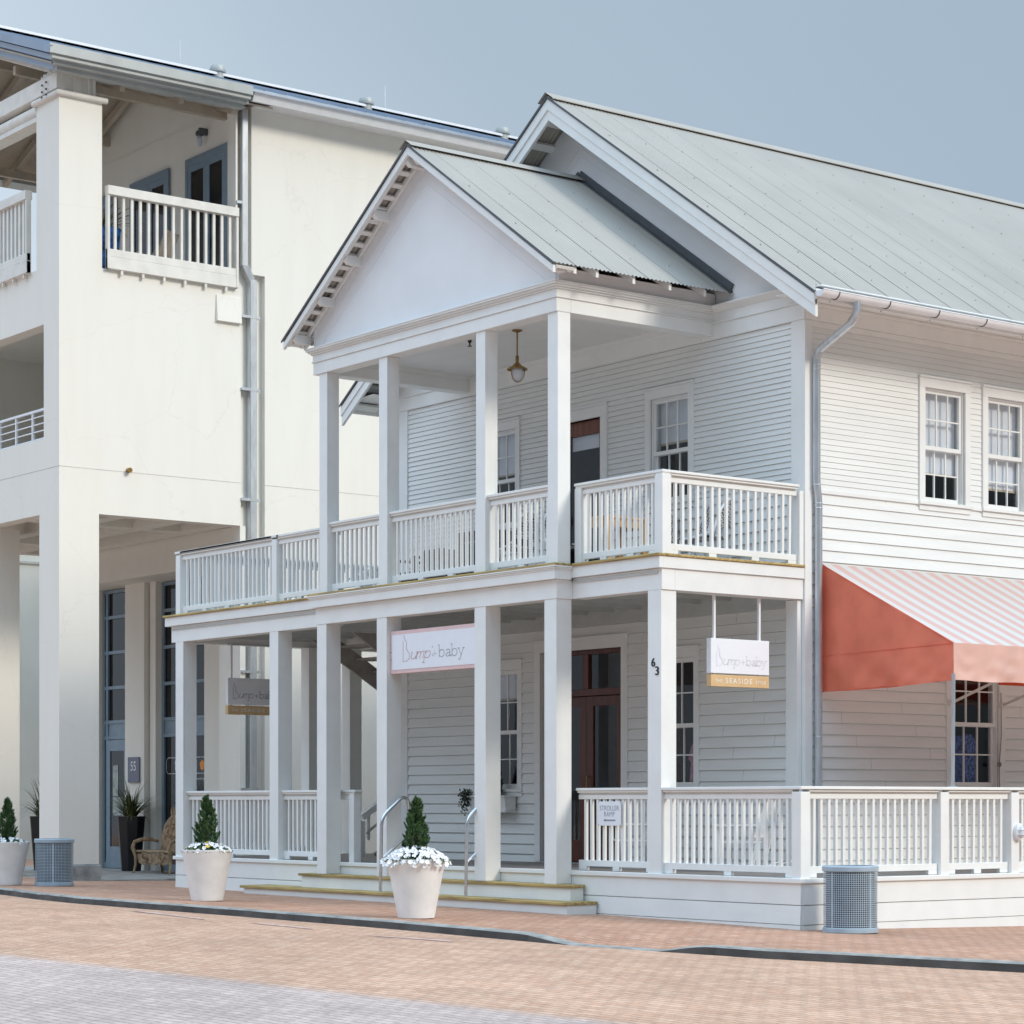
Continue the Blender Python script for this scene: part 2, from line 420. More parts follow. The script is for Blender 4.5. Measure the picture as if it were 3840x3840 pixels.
siding(mb, fR, YW+.10, YB, ZBELT+.03, ZFR, .0765, rtO, .010, gap=.0022)
siding(mb, fR, YW+.10, YB, -.5, ZBELT, .152, rtO, .020, gap=.003)
siding(mb, fL, YW+.10, YB, -.5, ZFR, .152, [], .02)
mb.quad((XL,YB,-.5),(XR,YB,-.5),(XR,YB,11.6),(XL,YB,11.6))
wall = mb.build('wall', SIDING, HOUSE)
mb = MB()
for x0, x1 in ((XL-.012,XL+CB),(XR-CB,XR+.012)):
    mb.box(x0, x1, YW-.035, YW-.001, .3, ZFR)
mb.box(XR-.02, XR+.035, YW-.034, YW+.10, -.4, ZFR-.002); mb.box(XL-.035, XL+.02, YW-.034, YW+.10, -.4, ZFR-.002)
mb.each('corner_board', WHITE, wall, bevel=.004)
# belt strips
mb = MB()
fbox(mb, fR, YW+.102, YB, ZBELT-.015, ZBELT+.03, 0, .03)
for s0, s1 in ((XL+CB,-9.515),(-8.49,-7.66),(-6.437,-5.604),(-4.585,XR-CB)): fbox(mb, fF, s0, s1, ZBELT-.01, ZBELT+.03, 0, .026)
mb.each('belt_course', WHITE, wall)
# frieze, crown and gable boards of the main block
mb = MB()
mb.box(XL-.03, XR+.03, YW-.045, YW-.001, ZFR, 7.955)                       # frieze on the front
mb.box(XL-.05, XR+.05, YW-.065, YW-.001, 7.955, 7.985)
mb.box(XL-.03, XR+.03, YW-.05, YW-.001, 7.985, 8.10)
mb.prism([(XL-.06,YW-.05,8.10),(XL-.06,YW-.15,8.17),(XL-.06,YW-.15,8.19),(XL-.06,YW,8.20),(XL-.06,YW,8.10)], (XR-XL+.12,0,0))
mb.box(XR+.001, XR+.045, YW-.02, YB, ZFR, 7.93); mb.box(XR+.001, XR+.075, YW-.03, YB, 7.93, 7.975)
mb.box(XR+.001, XR+.03, YW+.1, YB, ZFR-.07, ZFR-.002)
mb.box(XL-.045, XL-.001, YW-.02, YB, ZFR, 7.93)
mb.box(XR+.001, -1.62, 1.95, YB, 7.978, 7.995); mb.box(-12.48, XL-.001, 1.95, YB, 7.978, 7.995)   # soffits
mb.each('frieze', WHITE, wall, bevel=.004)
SL = .6869; ZRID_ = 11.63
mb = MB()                                            # smooth gable wall, main
mb.prism([(XL,YW-.02,8.19),(XR,YW-.02,8.19),(XR,YW-.02,ZRID_-SL*4.605-.03),(XC,YW-.02,ZRID_-.03),(XL,YW-.02,ZRID_-SL*4.605-.03)], (0,.018,0))
for sg in (1,-1):
    for off in (.30,.40):
        a = (XC+sg*(4.35-off*.3), YW-.022, 8.19+SL*.25-off*.55); b = (XC+sg*.02, YW-.022, 8.19+SL*4.605-off*1.21-.02)
        mb.bar((a[0],a[1],max(a[2],8.21)), b, .006, .016, (0,0,1))
mb.each('gable_board', GABLE, wall)

def sash(mb, fn, u0, u1, z0, z1, d, nx, nz, st=.045, bot=.055, mun=.018):
    fbox(mb, fn, u0, u0+st, z0, z1, d-.018, d+.018); fbox(mb, fn, u1-st, u1, z0, z1, d-.018, d+.018)
    fbox(mb, fn, u0+st, u1-st, z0, z0+bot, d-.017, d+.017); fbox(mb, fn, u0+st, u1-st, z1-st, z1, d-.017, d+.017)
    for i in range(1,nx):
        u = u0+st+(u1-u0-2*st)*i/nx; fbox(mb, fn, u-mun/2, u+mun/2, z0+bot, z1-st, d-.012, d+.014)
    for j in range(1,nz):
        z = z0+bot+(z1-z0-st-bot)*j/nz; fbox(mb, fn, u0+st, u1-st, z-mun/2, z+mun/2, d-.011, d+.013)
def window(fn, o, c=.11, head=.16, blind=None, lower=(3,2), upper=(3,2), zsill=None):
    u0,u1,z0,z1 = o; t = MB()
    a, b = u0+c, u1-c; zs = z0+.09; zh = z1-head
    fbox(t, fn, u0, a, zs, zh, 0, .034); fbox(t, fn, b, u1, zs, zh, 0, .034)
    fbox(t, fn, u0, u1, zh, z1-.03, 0, .036); fbox(t, fn, u0-.015, u1+.015, z1-.03, z1, 0, .055)
    fbox(t, fn, a, a+.02, zs, zh, -.16, -.001); fbox(t, fn, b-.02, b, zs, zh, -.16, -.001); fbox(t, fn, a+.02, b-.02, zh-.02, zh, -.16, -.001)
    w = t.build('window', WHITE, HOUSE, bevel=.003)
    s = MB(); fbox(s, fn, u0-.02, u1+.02, z0+.045, zs, -.16, .06); fbox(s, fn, u0, u1, z0-.03, z0+.045, 0, .03)
    s.build('sill', WHITE, w, bevel=.003)
    zm = zs + (zh-zs)*.475; A, B = a+.02, b-.02
    s = MB(); sash(s, fn, A, B, zm-.02, zh-.02, -.045, *upper); s.build('sash', WHITE, w)
    s = MB(); sash(s, fn, A, B, zs, zm+.02, -.085, *lower, bot=.075); s.build('sash', WHITE, w)
    g = MB(); g.quad(fn(A+.03,zm,-.047), fn(B-.03,zm,-.047), fn(B-.03,zh-.04,-.047), fn(A+.03,zh-.04,-.047)); g.build('pane', GLASS, w)
    g = MB(); g.quad(fn(A+.03,zs+.03,-.087), fn(B-.03,zs+.03,-.087), fn(B-.03,zm,-.087), fn(A+.03,zm,-.087)); g.build('pane', GLASS, w)
    if blind:
        g = MB(); zb = blind
        n = 9
        for i in range(n):
            ua, ub = A+.02+(B-A-.04)*i/n, A+.02+(B-A-.04)*(i+1)/n
            da, db = -.135+.006*math.sin(i*2.1), -.135+.006*math.sin((i+1)*2.1)
            g.quad(fn(ua,zb,da), fn(ub,zb,db), fn(ub,zh-.02,db), fn(ua,zh-.02,da))
        g.build('blind', SHADEC, w)
        g = MB(); fbox(g, fn, A+.02, B-.02, zb-.03, zb, -.145, -.128); g.build('blind_hem', TANC, w)
    return w
for i, o in enumerate(W_UP_F): window(fF, o, blind=6.50-.03*i)
for i, o in enumerate(W_UP_R): window(fR, o, blind=(5.98,5.87,6.1,5.9,6.2,6.0)[i])
for i, o in enumerate(W_LO_F): window(fF, o, blind=3.05 if i else None, upper=(3,2))
for i, o in enumerate(W_LO_R): window(fR, o, c=.125, blind=None)
# dim rooms behind the walls
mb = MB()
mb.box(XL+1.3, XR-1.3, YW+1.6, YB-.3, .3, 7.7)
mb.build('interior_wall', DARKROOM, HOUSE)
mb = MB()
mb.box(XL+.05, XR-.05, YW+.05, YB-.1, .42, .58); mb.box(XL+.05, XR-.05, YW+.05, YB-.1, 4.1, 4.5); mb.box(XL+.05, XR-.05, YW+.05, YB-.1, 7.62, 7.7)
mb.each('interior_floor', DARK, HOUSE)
# doors
def door_trim(o, fn, c, head):
    u0,u1,z0,z1 = o; t = MB()
    fbox(t, fn, u0, u0+c, z0, z1-head, 0, .036); fbox(t, fn, u1-c, u1, z0, z1-head, 0, .036)
    fbox(t, fn, u0, u1, z1-head, z1-.03, 0, .038); fbox(t, fn, u0-.015, u1+.015, z1-.03, z1, 0, .06)
    fbox(t, fn, u0+c-.02, u0+c, z0, z1-head, -.14, -.001); fbox(t, fn, u1-c, u1-c+.02, z0, z1-head, -.14, -.001)
    return t
d = door_trim(D_LO, fF, .14, .19).build('door', WHITE, HOUSE, bevel=.003)
a, b = -7.99, -6.125
mb = MB()
fbox(mb, fF, a, b, 3.02, 3.12, -.13, -.05); fbox(mb, fF, a, b, 3.62, 3.69, -.13, -.05)
for u in (a, -7.10, b-.07): fbox(mb, fF, u, u+(.14 if u == -7.10 else .07), 3.121, 3.619, -.128, -.052)
fbox(mb, fF, a-.0, a+.05, .59, 3.02, -.13, -.05); fbox(mb, fF, b-.05, b, .59, 3.02, -.13, -.05)
mb.build('door_frame', BROWN, d, bevel=.004)
for u0, u1 in ((a+.052,-7.03),(-7.025,b-.052)):
    mb = MB(); s = .155
    fbox(mb, fF, u0, u0+s, .60, 3.01, -.115, -.07); fbox(mb, fF, u1-s, u1, .60, 3.01, -.115, -.07)
    fbox(mb, fF, u0+s, u1-s, 2.87, 3.01, -.114, -.071); fbox(mb, fF, u0+s, u1-s, .60, .92, -.114, -.071)
    lf = mb.build('door_leaf', BROWN, d, bevel=.004)
    mb = MB(); mb.quad(fF(u0+s,.92,-.092), fF(u1-s,.92,-.092), fF(u1-s,2.87,-.092), fF(u0+s,2.87,-.092)); mb.build('pane', GLASS, d)
for u0, u1 in ((a+.07,-7.10),(-6.96,b-.07)):
    mb = MB(); mb.quad(fF(u0,3.12,-.09), fF(u1,3.12,-.09), fF(u1,3.62,-.09), fF(u0,3.62,-.09)); mb.build('pane', GLASS, d)
mb = MB(); mb.tube([fF(-6.95,1.5,-.06),fF(-6.95,1.5,-.02),fF(-6.95,1.85,-.02),fF(-6.95,1.85,-.06)], .012); mb.build('handle', BRASS, d, smooth=True)
d = door_trim(D_UP, fF, .15, .19).build('door', WHITE, HOUSE, bevel=.003)
mb = MB(); u0, u1, s = -7.508, -6.59, .11
fbox(mb, fF, u0, u0+s, 4.56, 7.02, -.09, -.045); fbox(mb, fF, u1-s, u1, 4.56, 7.02, -.09, -.045)
fbox(mb, fF, u0+s, u1-s, 6.82, 7.02, -.089, -.046); fbox(mb, fF, u0+s, u1-s, 4.56, 4.80, -.089, -.046)
mb.build('door_leaf', mat('red_brown_door', (.16,.045,.02), .35, var=.2, scale=3, stretch=(9,9,.7)), d, bevel=.004)
mb = MB(); mb.quad(fF(u0+s,4.80,-.07), fF(u1-s,4.80,-.07), fF(u1-s,6.82,-.07), fF(u0+s,6.82,-.07)); mb.build('pane', GLASS, d)
mb = MB(); mb.quad(fF(u0+s,6.62,-.12), fF(u1-s,6.62,-.12), fF(u1-s,6.82,-.12), fF(u0+s,6.82,-.12)); mb.build('blind', SHADEC, d)
mb = MB(); mb.tube([fF(-7.45,5.55,-.04),fF(-7.45,5.55,.01),fF(-7.45,5.66,.01),fF(-7.45,5.66,-.04)], .011); mb.build('handle', BRASS, d, smooth=True)

# ---------------- roofs
def corrugated(mb, xr, zr, xe, ze, y0, y1, amp=.0085, per=.0677, rows=2):
    n = int((y1-y0)/per*6); dx, dz = xe-xr, ze-zr; L = math.hypot(dx,dz); nx, nz = -dz/L*(1 if dx>0 else -1), abs(dx)/L
    nx = (dz and -dz/L) * (1 if dx > 0 else -1)
    pts = []
    for i in range(n+1):
        y = y0+(y1-y0)*i/n; w = amp*math.sin(2*math.pi*(y-y0)/per)
        for j in range(rows):
            t = j/(rows-1); pts.append((xr+dx*t+nx*w, y, zr+dz*t+nz*w))
    fs = []
    for i in range(n):
        for j in range(rows-1):
            a = i*rows+j; fs.append((a,a+1,a+rows+1,a+rows))
    mb.add(pts, fs)
def screws(mb, xr, zr, xe, ze, y0, y1, sx=.62, sy=.34):
    dx, dz = xe-xr, ze-zr; L = math.hypot(dx,dz)
    k = 0; t = .18
    while t < L-.05:
        y = y0+.2+(.17 if k%2 else 0)
        while y < y1-.1:
            X = xr+dx*t/L; Z = zr+dz*t/L; mb.box(X-.007,X+.007,y-.007,y+.007,Z+.006,Z+.017); y += sy*2
        t += sx; k += 1
def seams(mb, xr, zr, xe, ze, y0, y1, sp=.61):
    y = y0+.35
    while y < y1:
        mb.bar((xr,y,zr+.012),(xe,y,ze+.012),.012,.003); y += sp
# main roof
ZRID, ZEAV, HW = 11.63, 7.90, 5.43
mb = MB()
for sg in (1,-1):
    corrugated(mb, XC+sg*.01, ZRID, XC+sg*HW, ZEAV, 1.83, YB+.5)
    screws(mb, XC, ZRID, XC+sg*HW, ZEAV, 1.83, YB); seams(mb, XC, ZRID, XC+sg*HW, ZEAV, 1.83, YB)
roof = mb.build('roof', ROOFM, HOUSE, smooth=True)
mb = MB()
for sg in (1,-1):
    mb.quad((XC,1.80,ZRID+.055),(XC,YB+.5,ZRID+.055),(XC+sg*.17,YB+.5,ZRID+.055-.17*SL),(XC+sg*.17,1.80,ZRID+.055-.17*SL))
    mb.quad((XC+sg*.17,1.80,ZRID+.055-.17*SL),(XC+sg*.17,YB+.5,ZRID+.055-.17*SL),(XC+sg*.17,YB+.5,ZRID+.042-.17*SL),(XC+sg*.17,1.80,ZRID+.042-.17*SL))
mb.each('ridge_cap', ROOFM, roof)
def rake(yf, zr, ze, hw, w, t, n, name, zo=-.03, sub=None):
    """barge boards along both rakes, outer face at y=yf"""
    m = MB(); sl = (zr-ze)/hw
    for sg in (1,-1):
        for (dy, ww, oz, th) in ([(0,w,zo,t)] + (sub or [])):
            p = [(XC, yf+dy, zr+oz), (XC+sg*hw, yf+dy, ze+oz), (XC+sg*hw, yf+dy, ze+oz-ww), (XC, yf+dy, zr+oz-ww-.02)]
            m.prism(p, (0,th,0))
    return m
mb = rake(1.84, ZRID, ZEAV, HW-.02, .14, .05, 0, '', sub=[(.02,.27,-.05,.05)])
mb.each('barge_board', WHITE, roof, bevel=.004)
mb = MB()                                            # dark drip edge on the rakes
for sg in (1,-1):
    mb.bar((XC,1.825,ZRID-.012),(XC+sg*HW,1.825,ZEAV-.012),.012,.028)
mb.each('drip_edge', DARKCAP, roof)
mb = MB()                                            # purlins under the main rake overhang
for sg in (1,-1):
    for i in range(15):
        t = .28+i*.36
        if t > HW-.1: break
        X = XC+sg*t; Z = ZRID-SL*t-.075
        mb.bar((X,1.88,Z),(X,YW+.02,Z),.12,.05,(sg*.57,0,.82))
mb.each('purlin', WHITE, roof)
mb = MB()
mb.box(-1.66,-1.62,1.86,YB,7.80,7.93); mb.box(-12.48,-12.44,1.86,YB,7.80,7.93)
mb.each('fascia', WHITE, roof)
# portico roof
PR, PE, PHW, PY = 10.53, 8.315, 3.25, -.62
PS = (PR-PE)/PHW
mb = MB()
for sg in (1,-1):
    corrugated(mb, XC+sg*.01, PR, XC+sg*PHW, PE, PY, YW-.01)
    screws(mb, XC, PR, XC+sg*PHW, PE, PY, YW); seams(mb, XC, PR, XC+sg*PHW, PE, PY, YW)
proof = mb.build('portico_roof', ROOFM, HOUSE, smooth=True)
mb = MB()
for sg in (1,-1):
    mb.quad((XC,PY-.03,PR+.05),(XC,YW,PR+.05),(XC+sg*.15,YW,PR+.05-.15*PS),(XC+sg*.15,PY-.03,PR+.05-.15*PS))
mb.build('ridge_cap', ROOFM, proof)
mb = MB()
for sg in (1,-1):
    mb.bar((XC,YW-.06,PR+.02),(XC+sg*PHW,YW-.06,PE+.02),.10,.02,(sg*.56,0,.83)); mb.bar((XC,YW-.035,PR+.07),(XC+sg*PHW,YW-.035,PE+.07),.02,.12)
    mb.bar((XC,PY-.006,PR-.012),(XC+sg*PHW,PY-.006,PE-.012),.012,.028)
mb.each('flashing', DARKCAP, proof)
mb = rake(PY+.008, PR, PE, PHW-.03, .095, .045, 0, '')
mb.each('barge_board', WHITE, proof, bevel=.004)
mb = MB()
for sg in (1,-1):
    for i in range(17):
        t = .16+i*.19
        if t > PHW-.05: break
        X = XC+sg*t; Z = PR-PS*t-.06
        mb.bar((X,PY+.055,Z),(X,-.28,Z),.075,.035,(sg*.56,0,.83))
    for side in (PY+.075, -.315):
        mb.bar((XC+sg*.02,side,PR-.085),(XC+sg*(PHW-.05),side,PE-.085+.03),.05,.06,(sg*.56,0,.83))
mb.each('purlin', WHITE, proof)
for sg in (1,-1):
    for t in (.10,.93,1.66,2.36,3.02):
        mb = MB(); X = XC+sg*t; Z = PR-PS*t-.10
        mb.prism([(X-.045,-.28,Z+.02),(X-.045,PY+.06,Z+.02),(X-.045,PY+.06,Z-.055),(X-.045,PY+.12,Z-.11),(X-.045,-.28,Z-.11)], (.09,0,0))
        mb.build('rafter_bracket', WHITE, proof, bevel=.004)
for sg in (1,-1):
    for y in (-.24,.126,.745,1.37,1.99):
        mb = MB(); x0 = XC+sg*2.80; x1 = XC+sg*(PHW-.04); zz = lambda x: PR-PS*abs(x-XC)
        mb.prism([(x0,y-.024,zz(x0)-.03),(x1,y-.024,zz(x1)-.03),(x1,y-.024,zz(x1)-.12),(x0,y-.024,zz(x0)-.17)], (0,.048,0))
        mb.build('rafter_tail', WHITE, proof, bevel=.003)
# portico entablature, pediment
EL, ER, EY = -9.955, -4.165, -.285
ent = MB()
def ring(m, z0, z1, out, inn=.235):
    m.box(EL-out, ER+out, EY-out, EY+inn, z0, z1)
    m.box(EL-out, EL+inn, EY+inn, YW-.03, z0, z1); m.box(ER-inn, ER+out, EY+inn, YW-.03, z0, z1)
ring(ent, 7.80, 7.975, 0); ring(ent, 7.976, 8.0, .018); ring(ent, 8.001, 8.09, .006)
for (z0,z1,o) in ((8.09,8.115,.03),(8.115,8.14,.06),(8.14,8.165,.085),(8.165,8.185,.095)): ring(ent, z0, z1, o)
ent_o = ent.build('entablature', WHITE, HOUSE, bevel=.004)
mb = MB(); mb.box(EL+.1, ER-.1, EY+.2, YW-.03, 8.05, 8.08); mb.box(EL+.23, ER-.23, YW-.06, YW-.022, 7.76, 8.05)
mb.box(EL+.235, EL+.26, EY+.235, YW-.06, 7.99, 8.05); mb.box(ER-.26, ER-.235, EY+.235, YW-.06, 7.99, 8.05); mb.box(EL+.26, ER-.26, EY+.235, EY+.26, 7.99, 8.05)
mb.build('portico_ceiling', WHITE, HOUSE)
mb = MB(); mb.box(EL-.08, EL+.2, EY+.2, YW-.04, 8.185, 8.40); mb.box(ER-.2, ER+.03, EY+.01, YW-.04, 8.185, 8.36)
mb.prism([(EL+.02,EY,8.186),(ER-.02,EY,8.186),(ER-.02,EY,PR-PS*2.865-.03),(XC,EY,PR-.03),(EL+.02,EY,PR-PS*2.885-.03)], (0,.03,0))
for sg in (1,-1):
    for q, zz in ((2.64,8.24),(2.90,8.24)):
        k = 10.03 if q < 2.8 else 10.22
        mb.bar((XC+sg*q,EY-.002,zz),(XC+sg*.01,EY-.002,k),.008,.012)
mb.each('pediment', GABLE, HOUSE)
# gutter and downspout
def gutter_profile(m, xc, zc, r, y0, y1, mi=0):
    n = 10; pts = []
    for y in (y0,y1):
        for i in range(n+1):
            th = math.pi + math.pi*i/n; pts.append((xc+r*math.cos(th), y, zc+r*math.sin(th)))
    m.add(pts, [(i,i+1,n+2+i,n+1+i) for i in range(n)] + [tuple(range(n+1)), tuple(range(n+1,2*n+2))], mi)
mb = MB(); gutter_profile(mb, -1.545, 7.895, .078, 1.84, YB)
mb.tube([(-1.47,1.84,7.897),(-1.47,YB,7.897)], .010, 6)
gut = mb.build('gutter', WHITEMETAL, HOUSE, smooth=True)
y = 2.12
while y < 16:
    mb = MB(); mb.tube([(-1.462,y,7.895)]+[(-1.545+.085*math.cos(t), y, 7.895+.085*math.sin(t)) for t in (-.3,-.8,-1.3,-1.8,-2.3)]+[(-1.64,y,7.84),(-1.64,y,7.79)], .007, 5)
    mb.build('bracket', DARKCAP, gut); y += .92
mb = MB()
def bend(pts, k=5):
    P = [Vector(p) for p in pts]; out = [P[0]]
    for i in range(1, len(P)-1):
        a, b, c = P[i-1], P[i], P[i+1]; d1 = min(.13,(b-a).length*.45); d2 = min(.13,(c-b).length*.45)
        p, q = b-(b-a).normalized()*d1, b+(c-b).normalized()*d2
        for j in range(k+1):
            t = j/k; out.append(p*(1-t)**2 + b*2*t*(1-t) + q*t*t)
    out.append(P[-1]); return out
DP = bend([(-1.545,2.50,7.84),(-1.545,2.50,7.62),(-2.36,2.60,7.33),(-2.36,2.60,5.60),(-2.36,2.635,5.42),(-2.36,2.635,.62)])
mb.tube(DP, .052, 12)
for z in (7.15,7.10,5.60,5.36,2.32,5.30): mb.lathe([(.055,z-.006),(.058,z),(.055,z+.006)], -2.36, 2.60 if z > 5.5 else 2.635, 14)
for i in range(6):
    for c0, c1 in (((-1.55,2.50,7.70),(-1.68,2.515,7.575)), ((-2.25,2.59,7.37),(-2.36,2.60,7.24))):
        t = i/5; mb.lathe([(.053,-.004),(.0565,0),(.053,.004)], 0, 0, 12)
        nv = 36
        for q in range(len(mb.v)-36, len(mb.v)):
            p = mb.v[q]; mb.v[q] = (p[0]+c0[0]+(c1[0]-c0[0])*t, p[1]+c0[1]+(c1[1]-c0[1])*t, p[2]+c0[2]+(c1[2]-c0[2])*t)
mb.build('downspout', GALV, HOUSE, smooth=True)

# ---------------- porch: decks, beams, columns
def column(x0, x1, y0, y1, z0, z1, name='column'):
    m = MB(); m.box(x0, x1-.002, y0, y1, z0, z1); m.box(x1-.03, x1+.003, y0-.003, y0+.018, z0+.002, z1-.002)
    return m.build(name, WHITE, HOUSE, bevel=.005)
LC = [(-9.891,-9.636),(-8.319,-8.064),(-5.975,-5.720),(-4.452,-4.200)]
for a, b in LC: column(a, b, -.262, -.006, .415, 4.10)
for a, b in [(-9.825,-9.613),(-8.262,-8.052),(-5.940,-5.730),(-4.382,-4.170)]: column(a, b, -.262, -.05, 4.55, 7.80)
for a, b in [(-14.595,-14.34),(-11.657,-11.402),(-2.706,-2.451)]: column(a, b, .002, .256, .585, 4.105)
column(-14.595,-14.34,2.437,2.69,.585,4.105); column(-14.595,-14.34,3.27,3.515,.585,4.105)
column(-14.595,-14.34,6.0,6.25,.585,4.105)
m = MB(); m.box(-2.69,-2.47,2.36,2.436,.585,4.10); m.build('column', WHITE, HOUSE, bevel=.004)
# lower deck
mb = MB()
mb.box(-14.60,0,.012,YW,.535,.583); mb.box(-2.4,0,YW,14,.535,.583); mb.box(-14.60,XL-.01,YW,9,.535,.583)
mb.each('porch_floor', DECKWOOD, HOUSE)
mb = MB()
mb.box(-14.64,.028,-.028,.06,.533,.590); mb.box(-.05,.028,.06,14,.533,.590); mb.box(-14.64,-14.56,.06,9,.533,.590)
mb.each('deck_nosing', WHITE, HOUSE, bevel=.006)
mb = MB()
def skirt(fn, u0, u1, zb):
    for z0, z1, d0, d1 in ((.285,.533,.004,0),(.055,.27,.012,.002),(-.17,.045,.018,.008),(-.4,-.18,.02,.012)):
        mb.hexa([fn(u0,z0,-.03),fn(u1,z0,-.03),fn(u1,z0,d0),fn(u0,z0,d0),fn(u0,z1+.015,-.03),fn(u1,z1+.015,-.03),fn(u1,z1,d1),fn(u0,z1,d1)])
skirt(lambda u,z,d: (u,-d,z), -14.58, 0.0, 0); skirt(lambda u,z,d: (d,u,z), .031, 14, 0); skirt(lambda u,z,d: (-14.61-d,u,z), .031, 9, 0)
mb.build('deck_skirt', WHITE, HOUSE)
# steps
st = MB()
st.box(-11.55,-3.665,-.52,-.03,.0-.1,.165); st.box(-10.33,-3.93,-.25,-.03,.205,.375)
st.each('step_riser', WHITE, HOUSE, bevel=.003)
st = MB(); st.box(-11.62,-3.645,-.555,-.022,.166,.206); st.box(-10.38,-3.90,-.285,-.022,.376,.413)
st.each('step_tread', YWOOD, HOUSE, bevel=.006)
# upper deck
mb = MB()
mb.box(-14.80,-2.47,.02,YW-.04,4.50,4.535); mb.box(-9.93,-4.18,-.27,.02,4.50,4.535)
mb.box(-14.80,XL-.03,YW-.04,1.0,4.50,4.535)
mb.box(-14.80,-14.0,YW-.04,7.0,4.50,4.535); mb.box(-12.2,XL-.03,YW-.04,7.0,4.50,4.535)
mb.build('balcony_floor', mat('painted_deck', (.42,.41,.40), .7, var=.1), HOUSE)
mb = MB()
zt, zb = 4.552, 4.518
mb.box(-14.87,-9.99,-.095,.03,zb,zt); mb.box(-4.10,-2.39,-.095,.03,zb,zt); mb.box(-2.50,-2.392,.03,YW-.04,zb,zt+.001)
mb.box(-10.0,-4.10,-.375,-.25,zb,zt); mb.box(-10.0,-9.89,-.25,-.095,zb,zt); mb.box(-4.21,-4.10,-.25,-.095,zb,zt)
mb.box(-14.872,-14.78,.03,7,zb,zt)
mb.each('deck_edge_board', YWOOD, HOUSE, bevel=.008)
mb = MB()
mb.box(-14.84,-9.95,-.062,-.0,4.372,4.517); mb.box(-4.17,-2.41,-.062,-.0,4.372,4.517); mb.box(-2.47,-2.412,0,YW-.04,4.372,4.517)
mb.box(-14.842,-14.78,0,7,4.372,4.517)
mb.box(-9.965,-4.13,-.345,-.27,4.345,4.517); mb.box(-4.20,-4.132,-.27,-.062,4.345,4.517); mb.box(-9.963,-9.90,-.27,-.062,4.345,4.517)
for (o, z0, z1) in ((.012,4.46,4.48),(.026,4.48,4.50),(.04,4.50,4.517)):
    mb.box(-9.965-o,-4.13+o,-.345-o,-.30,z0,z1); mb.box(-4.20,-4.132+o,-.30,-.065,z0,z1)
mb.each('deck_fascia', WHITE, HOUSE, bevel=.003)
mb = MB()
mb.box(-14.725,-9.90,.0,.22,4.105,4.371); mb.box(-4.19,-2.435,.0,.22,4.105,4.371); mb.box(-2.68,-2.437,.22,YW-.04,4.105,4.371)
mb.box(-9.92,-4.185,-.27,-.03,4.098,4.344); mb.box(-4.40,-4.186,-.03,.0,4.098,4.344); mb.box(-9.919,-9.70,-.03,0,4.098,4.344)
mb.box(-14.724,-14.48,.22,7,4.105,4.371); mb.box(-14.48,-12.0,3.27,3.50,4.105,4.371)
mb.each('porch_beam', WHITE, HOUSE, bevel=.004)
mb = MB(); mb.box(-14.7,-2.5,-.02,YW-.03,4.31,4.33); mb.box(-14.7,XL-.03,YW-.03,7,4.31,4.33)
x = -14.2
while x < -2.6:
    mb.box(x-.02,x+.02,.222,YW-.052,4.18,4.309); x += .61
mb.box(-11.4,-2.69,YW-.05,YW-.026,4.02,4.31)
mb.build('porch_ceiling', mat('porch_ceiling_paint', (.50,.53,.52), .7, var=.04), HOUSE)

# ---------------- railings
BAL = {}
def baluster_mesh(h):
    k = round(h,3)
    if k not in BAL:
        m = MB(); m.box(-.019,.019,-.019,.019,0,h)
        me = bpy.data.meshes.new('baluster'); me.from_pydata(m.v, [], m.f); me.materials.append(WHITE); BAL[k] = me
    return BAL[k]
def railing(axis, c, a, b, zt, zf, sp=.128, single=True, feet=2, extend=0.):
    """axis 'x': runs along X at Y=c ; 'y': runs along Y at X=c"""
    def bx(m, u0, u1, w, z0, z1):
        if axis == 'x': m.box(u0,u1,c-w/2,c+w/2,z0,z1)
        else: m.box(c-w/2,c+w/2,u0,u1,z0,z1)
    m = MB(); A, B = min(a,b), max(a,b)
    bx(m, A-extend, B+extend, .150, zt-.034, zt); bx(m, A-extend+.008, B+extend-.008, .115, zt-.062, zt-.0345)
    bx(m, A, B, .055, zt-.145, zt-.085); bx(m, A, B, .03, zt-.085, zt-.0625)
    o = m.build('railing', WHITE, HOUSE, bevel=.004); m = MB()
    bx(m, A, B, .052, zf+.055, zf+.135)
    n = feet+1
    for i in range(n+0):
        u = A + (B-A)*i/(n-1) if n > 1 else A
        w = .13 if 0 < i < n-1 else .16
        u0 = max(A, u-w/2 if 0 < i < n-1 else (A if i == 0 else B-w)); bx(m, u0, u0+w, .051, zf+.002, zf+.0555)
    m.build('bottom_rail', WHITE, o, bevel=.004)
    nb = max(1, round((B-A)/sp)-1); s = (B-A)/(nb+1)
    z0, z1 = zf+.135, zt-.145
    if single:
        me = baluster_mesh(z1-z0)
        for i in range(nb):
            u = A+s*(i+1); p = Vector((u,c,z0) if axis == 'x' else (c,u,z0)) - ORG[HOUSE]
            ob = bpy.data.objects.new('baluster', me); COL.objects.link(ob); ob.parent = o; ob.location = p
            ob.rotation_euler = (rnd.uniform(-.006,.006), rnd.uniform(-.006,.006), 0)
    else:
        m = MB()
        for i in range(nb):
            u = A+s*(i+1)
            if axis == 'x': m.box(u-.019,u+.019,c-.019,c+.019,z0,z1)
            else: m.box(c-.019,c+.019,u-.019,u+.019,z0,z1)
        m.build('balusters', WHITE, o, kind='stuff')
    return o
def newel(x, y, z0, z1, w=.15):
    m = MB(); m.box(x-w/2,x+w/2,y-w/2,y+w/2,z0,z1); return m.build('newel_post', WHITE, HOUSE, bevel=.005)
ZRT = 1.656
railing('x', .135, -4.20, -2.706, ZRT, ZD+.008, feet=2)
railing('x', .075, -2.451, -.15, ZRT, ZD+.008, feet=2)
railing('y', -.075, .15, 2.36, ZRT, ZD+.008, .125, feet=2)
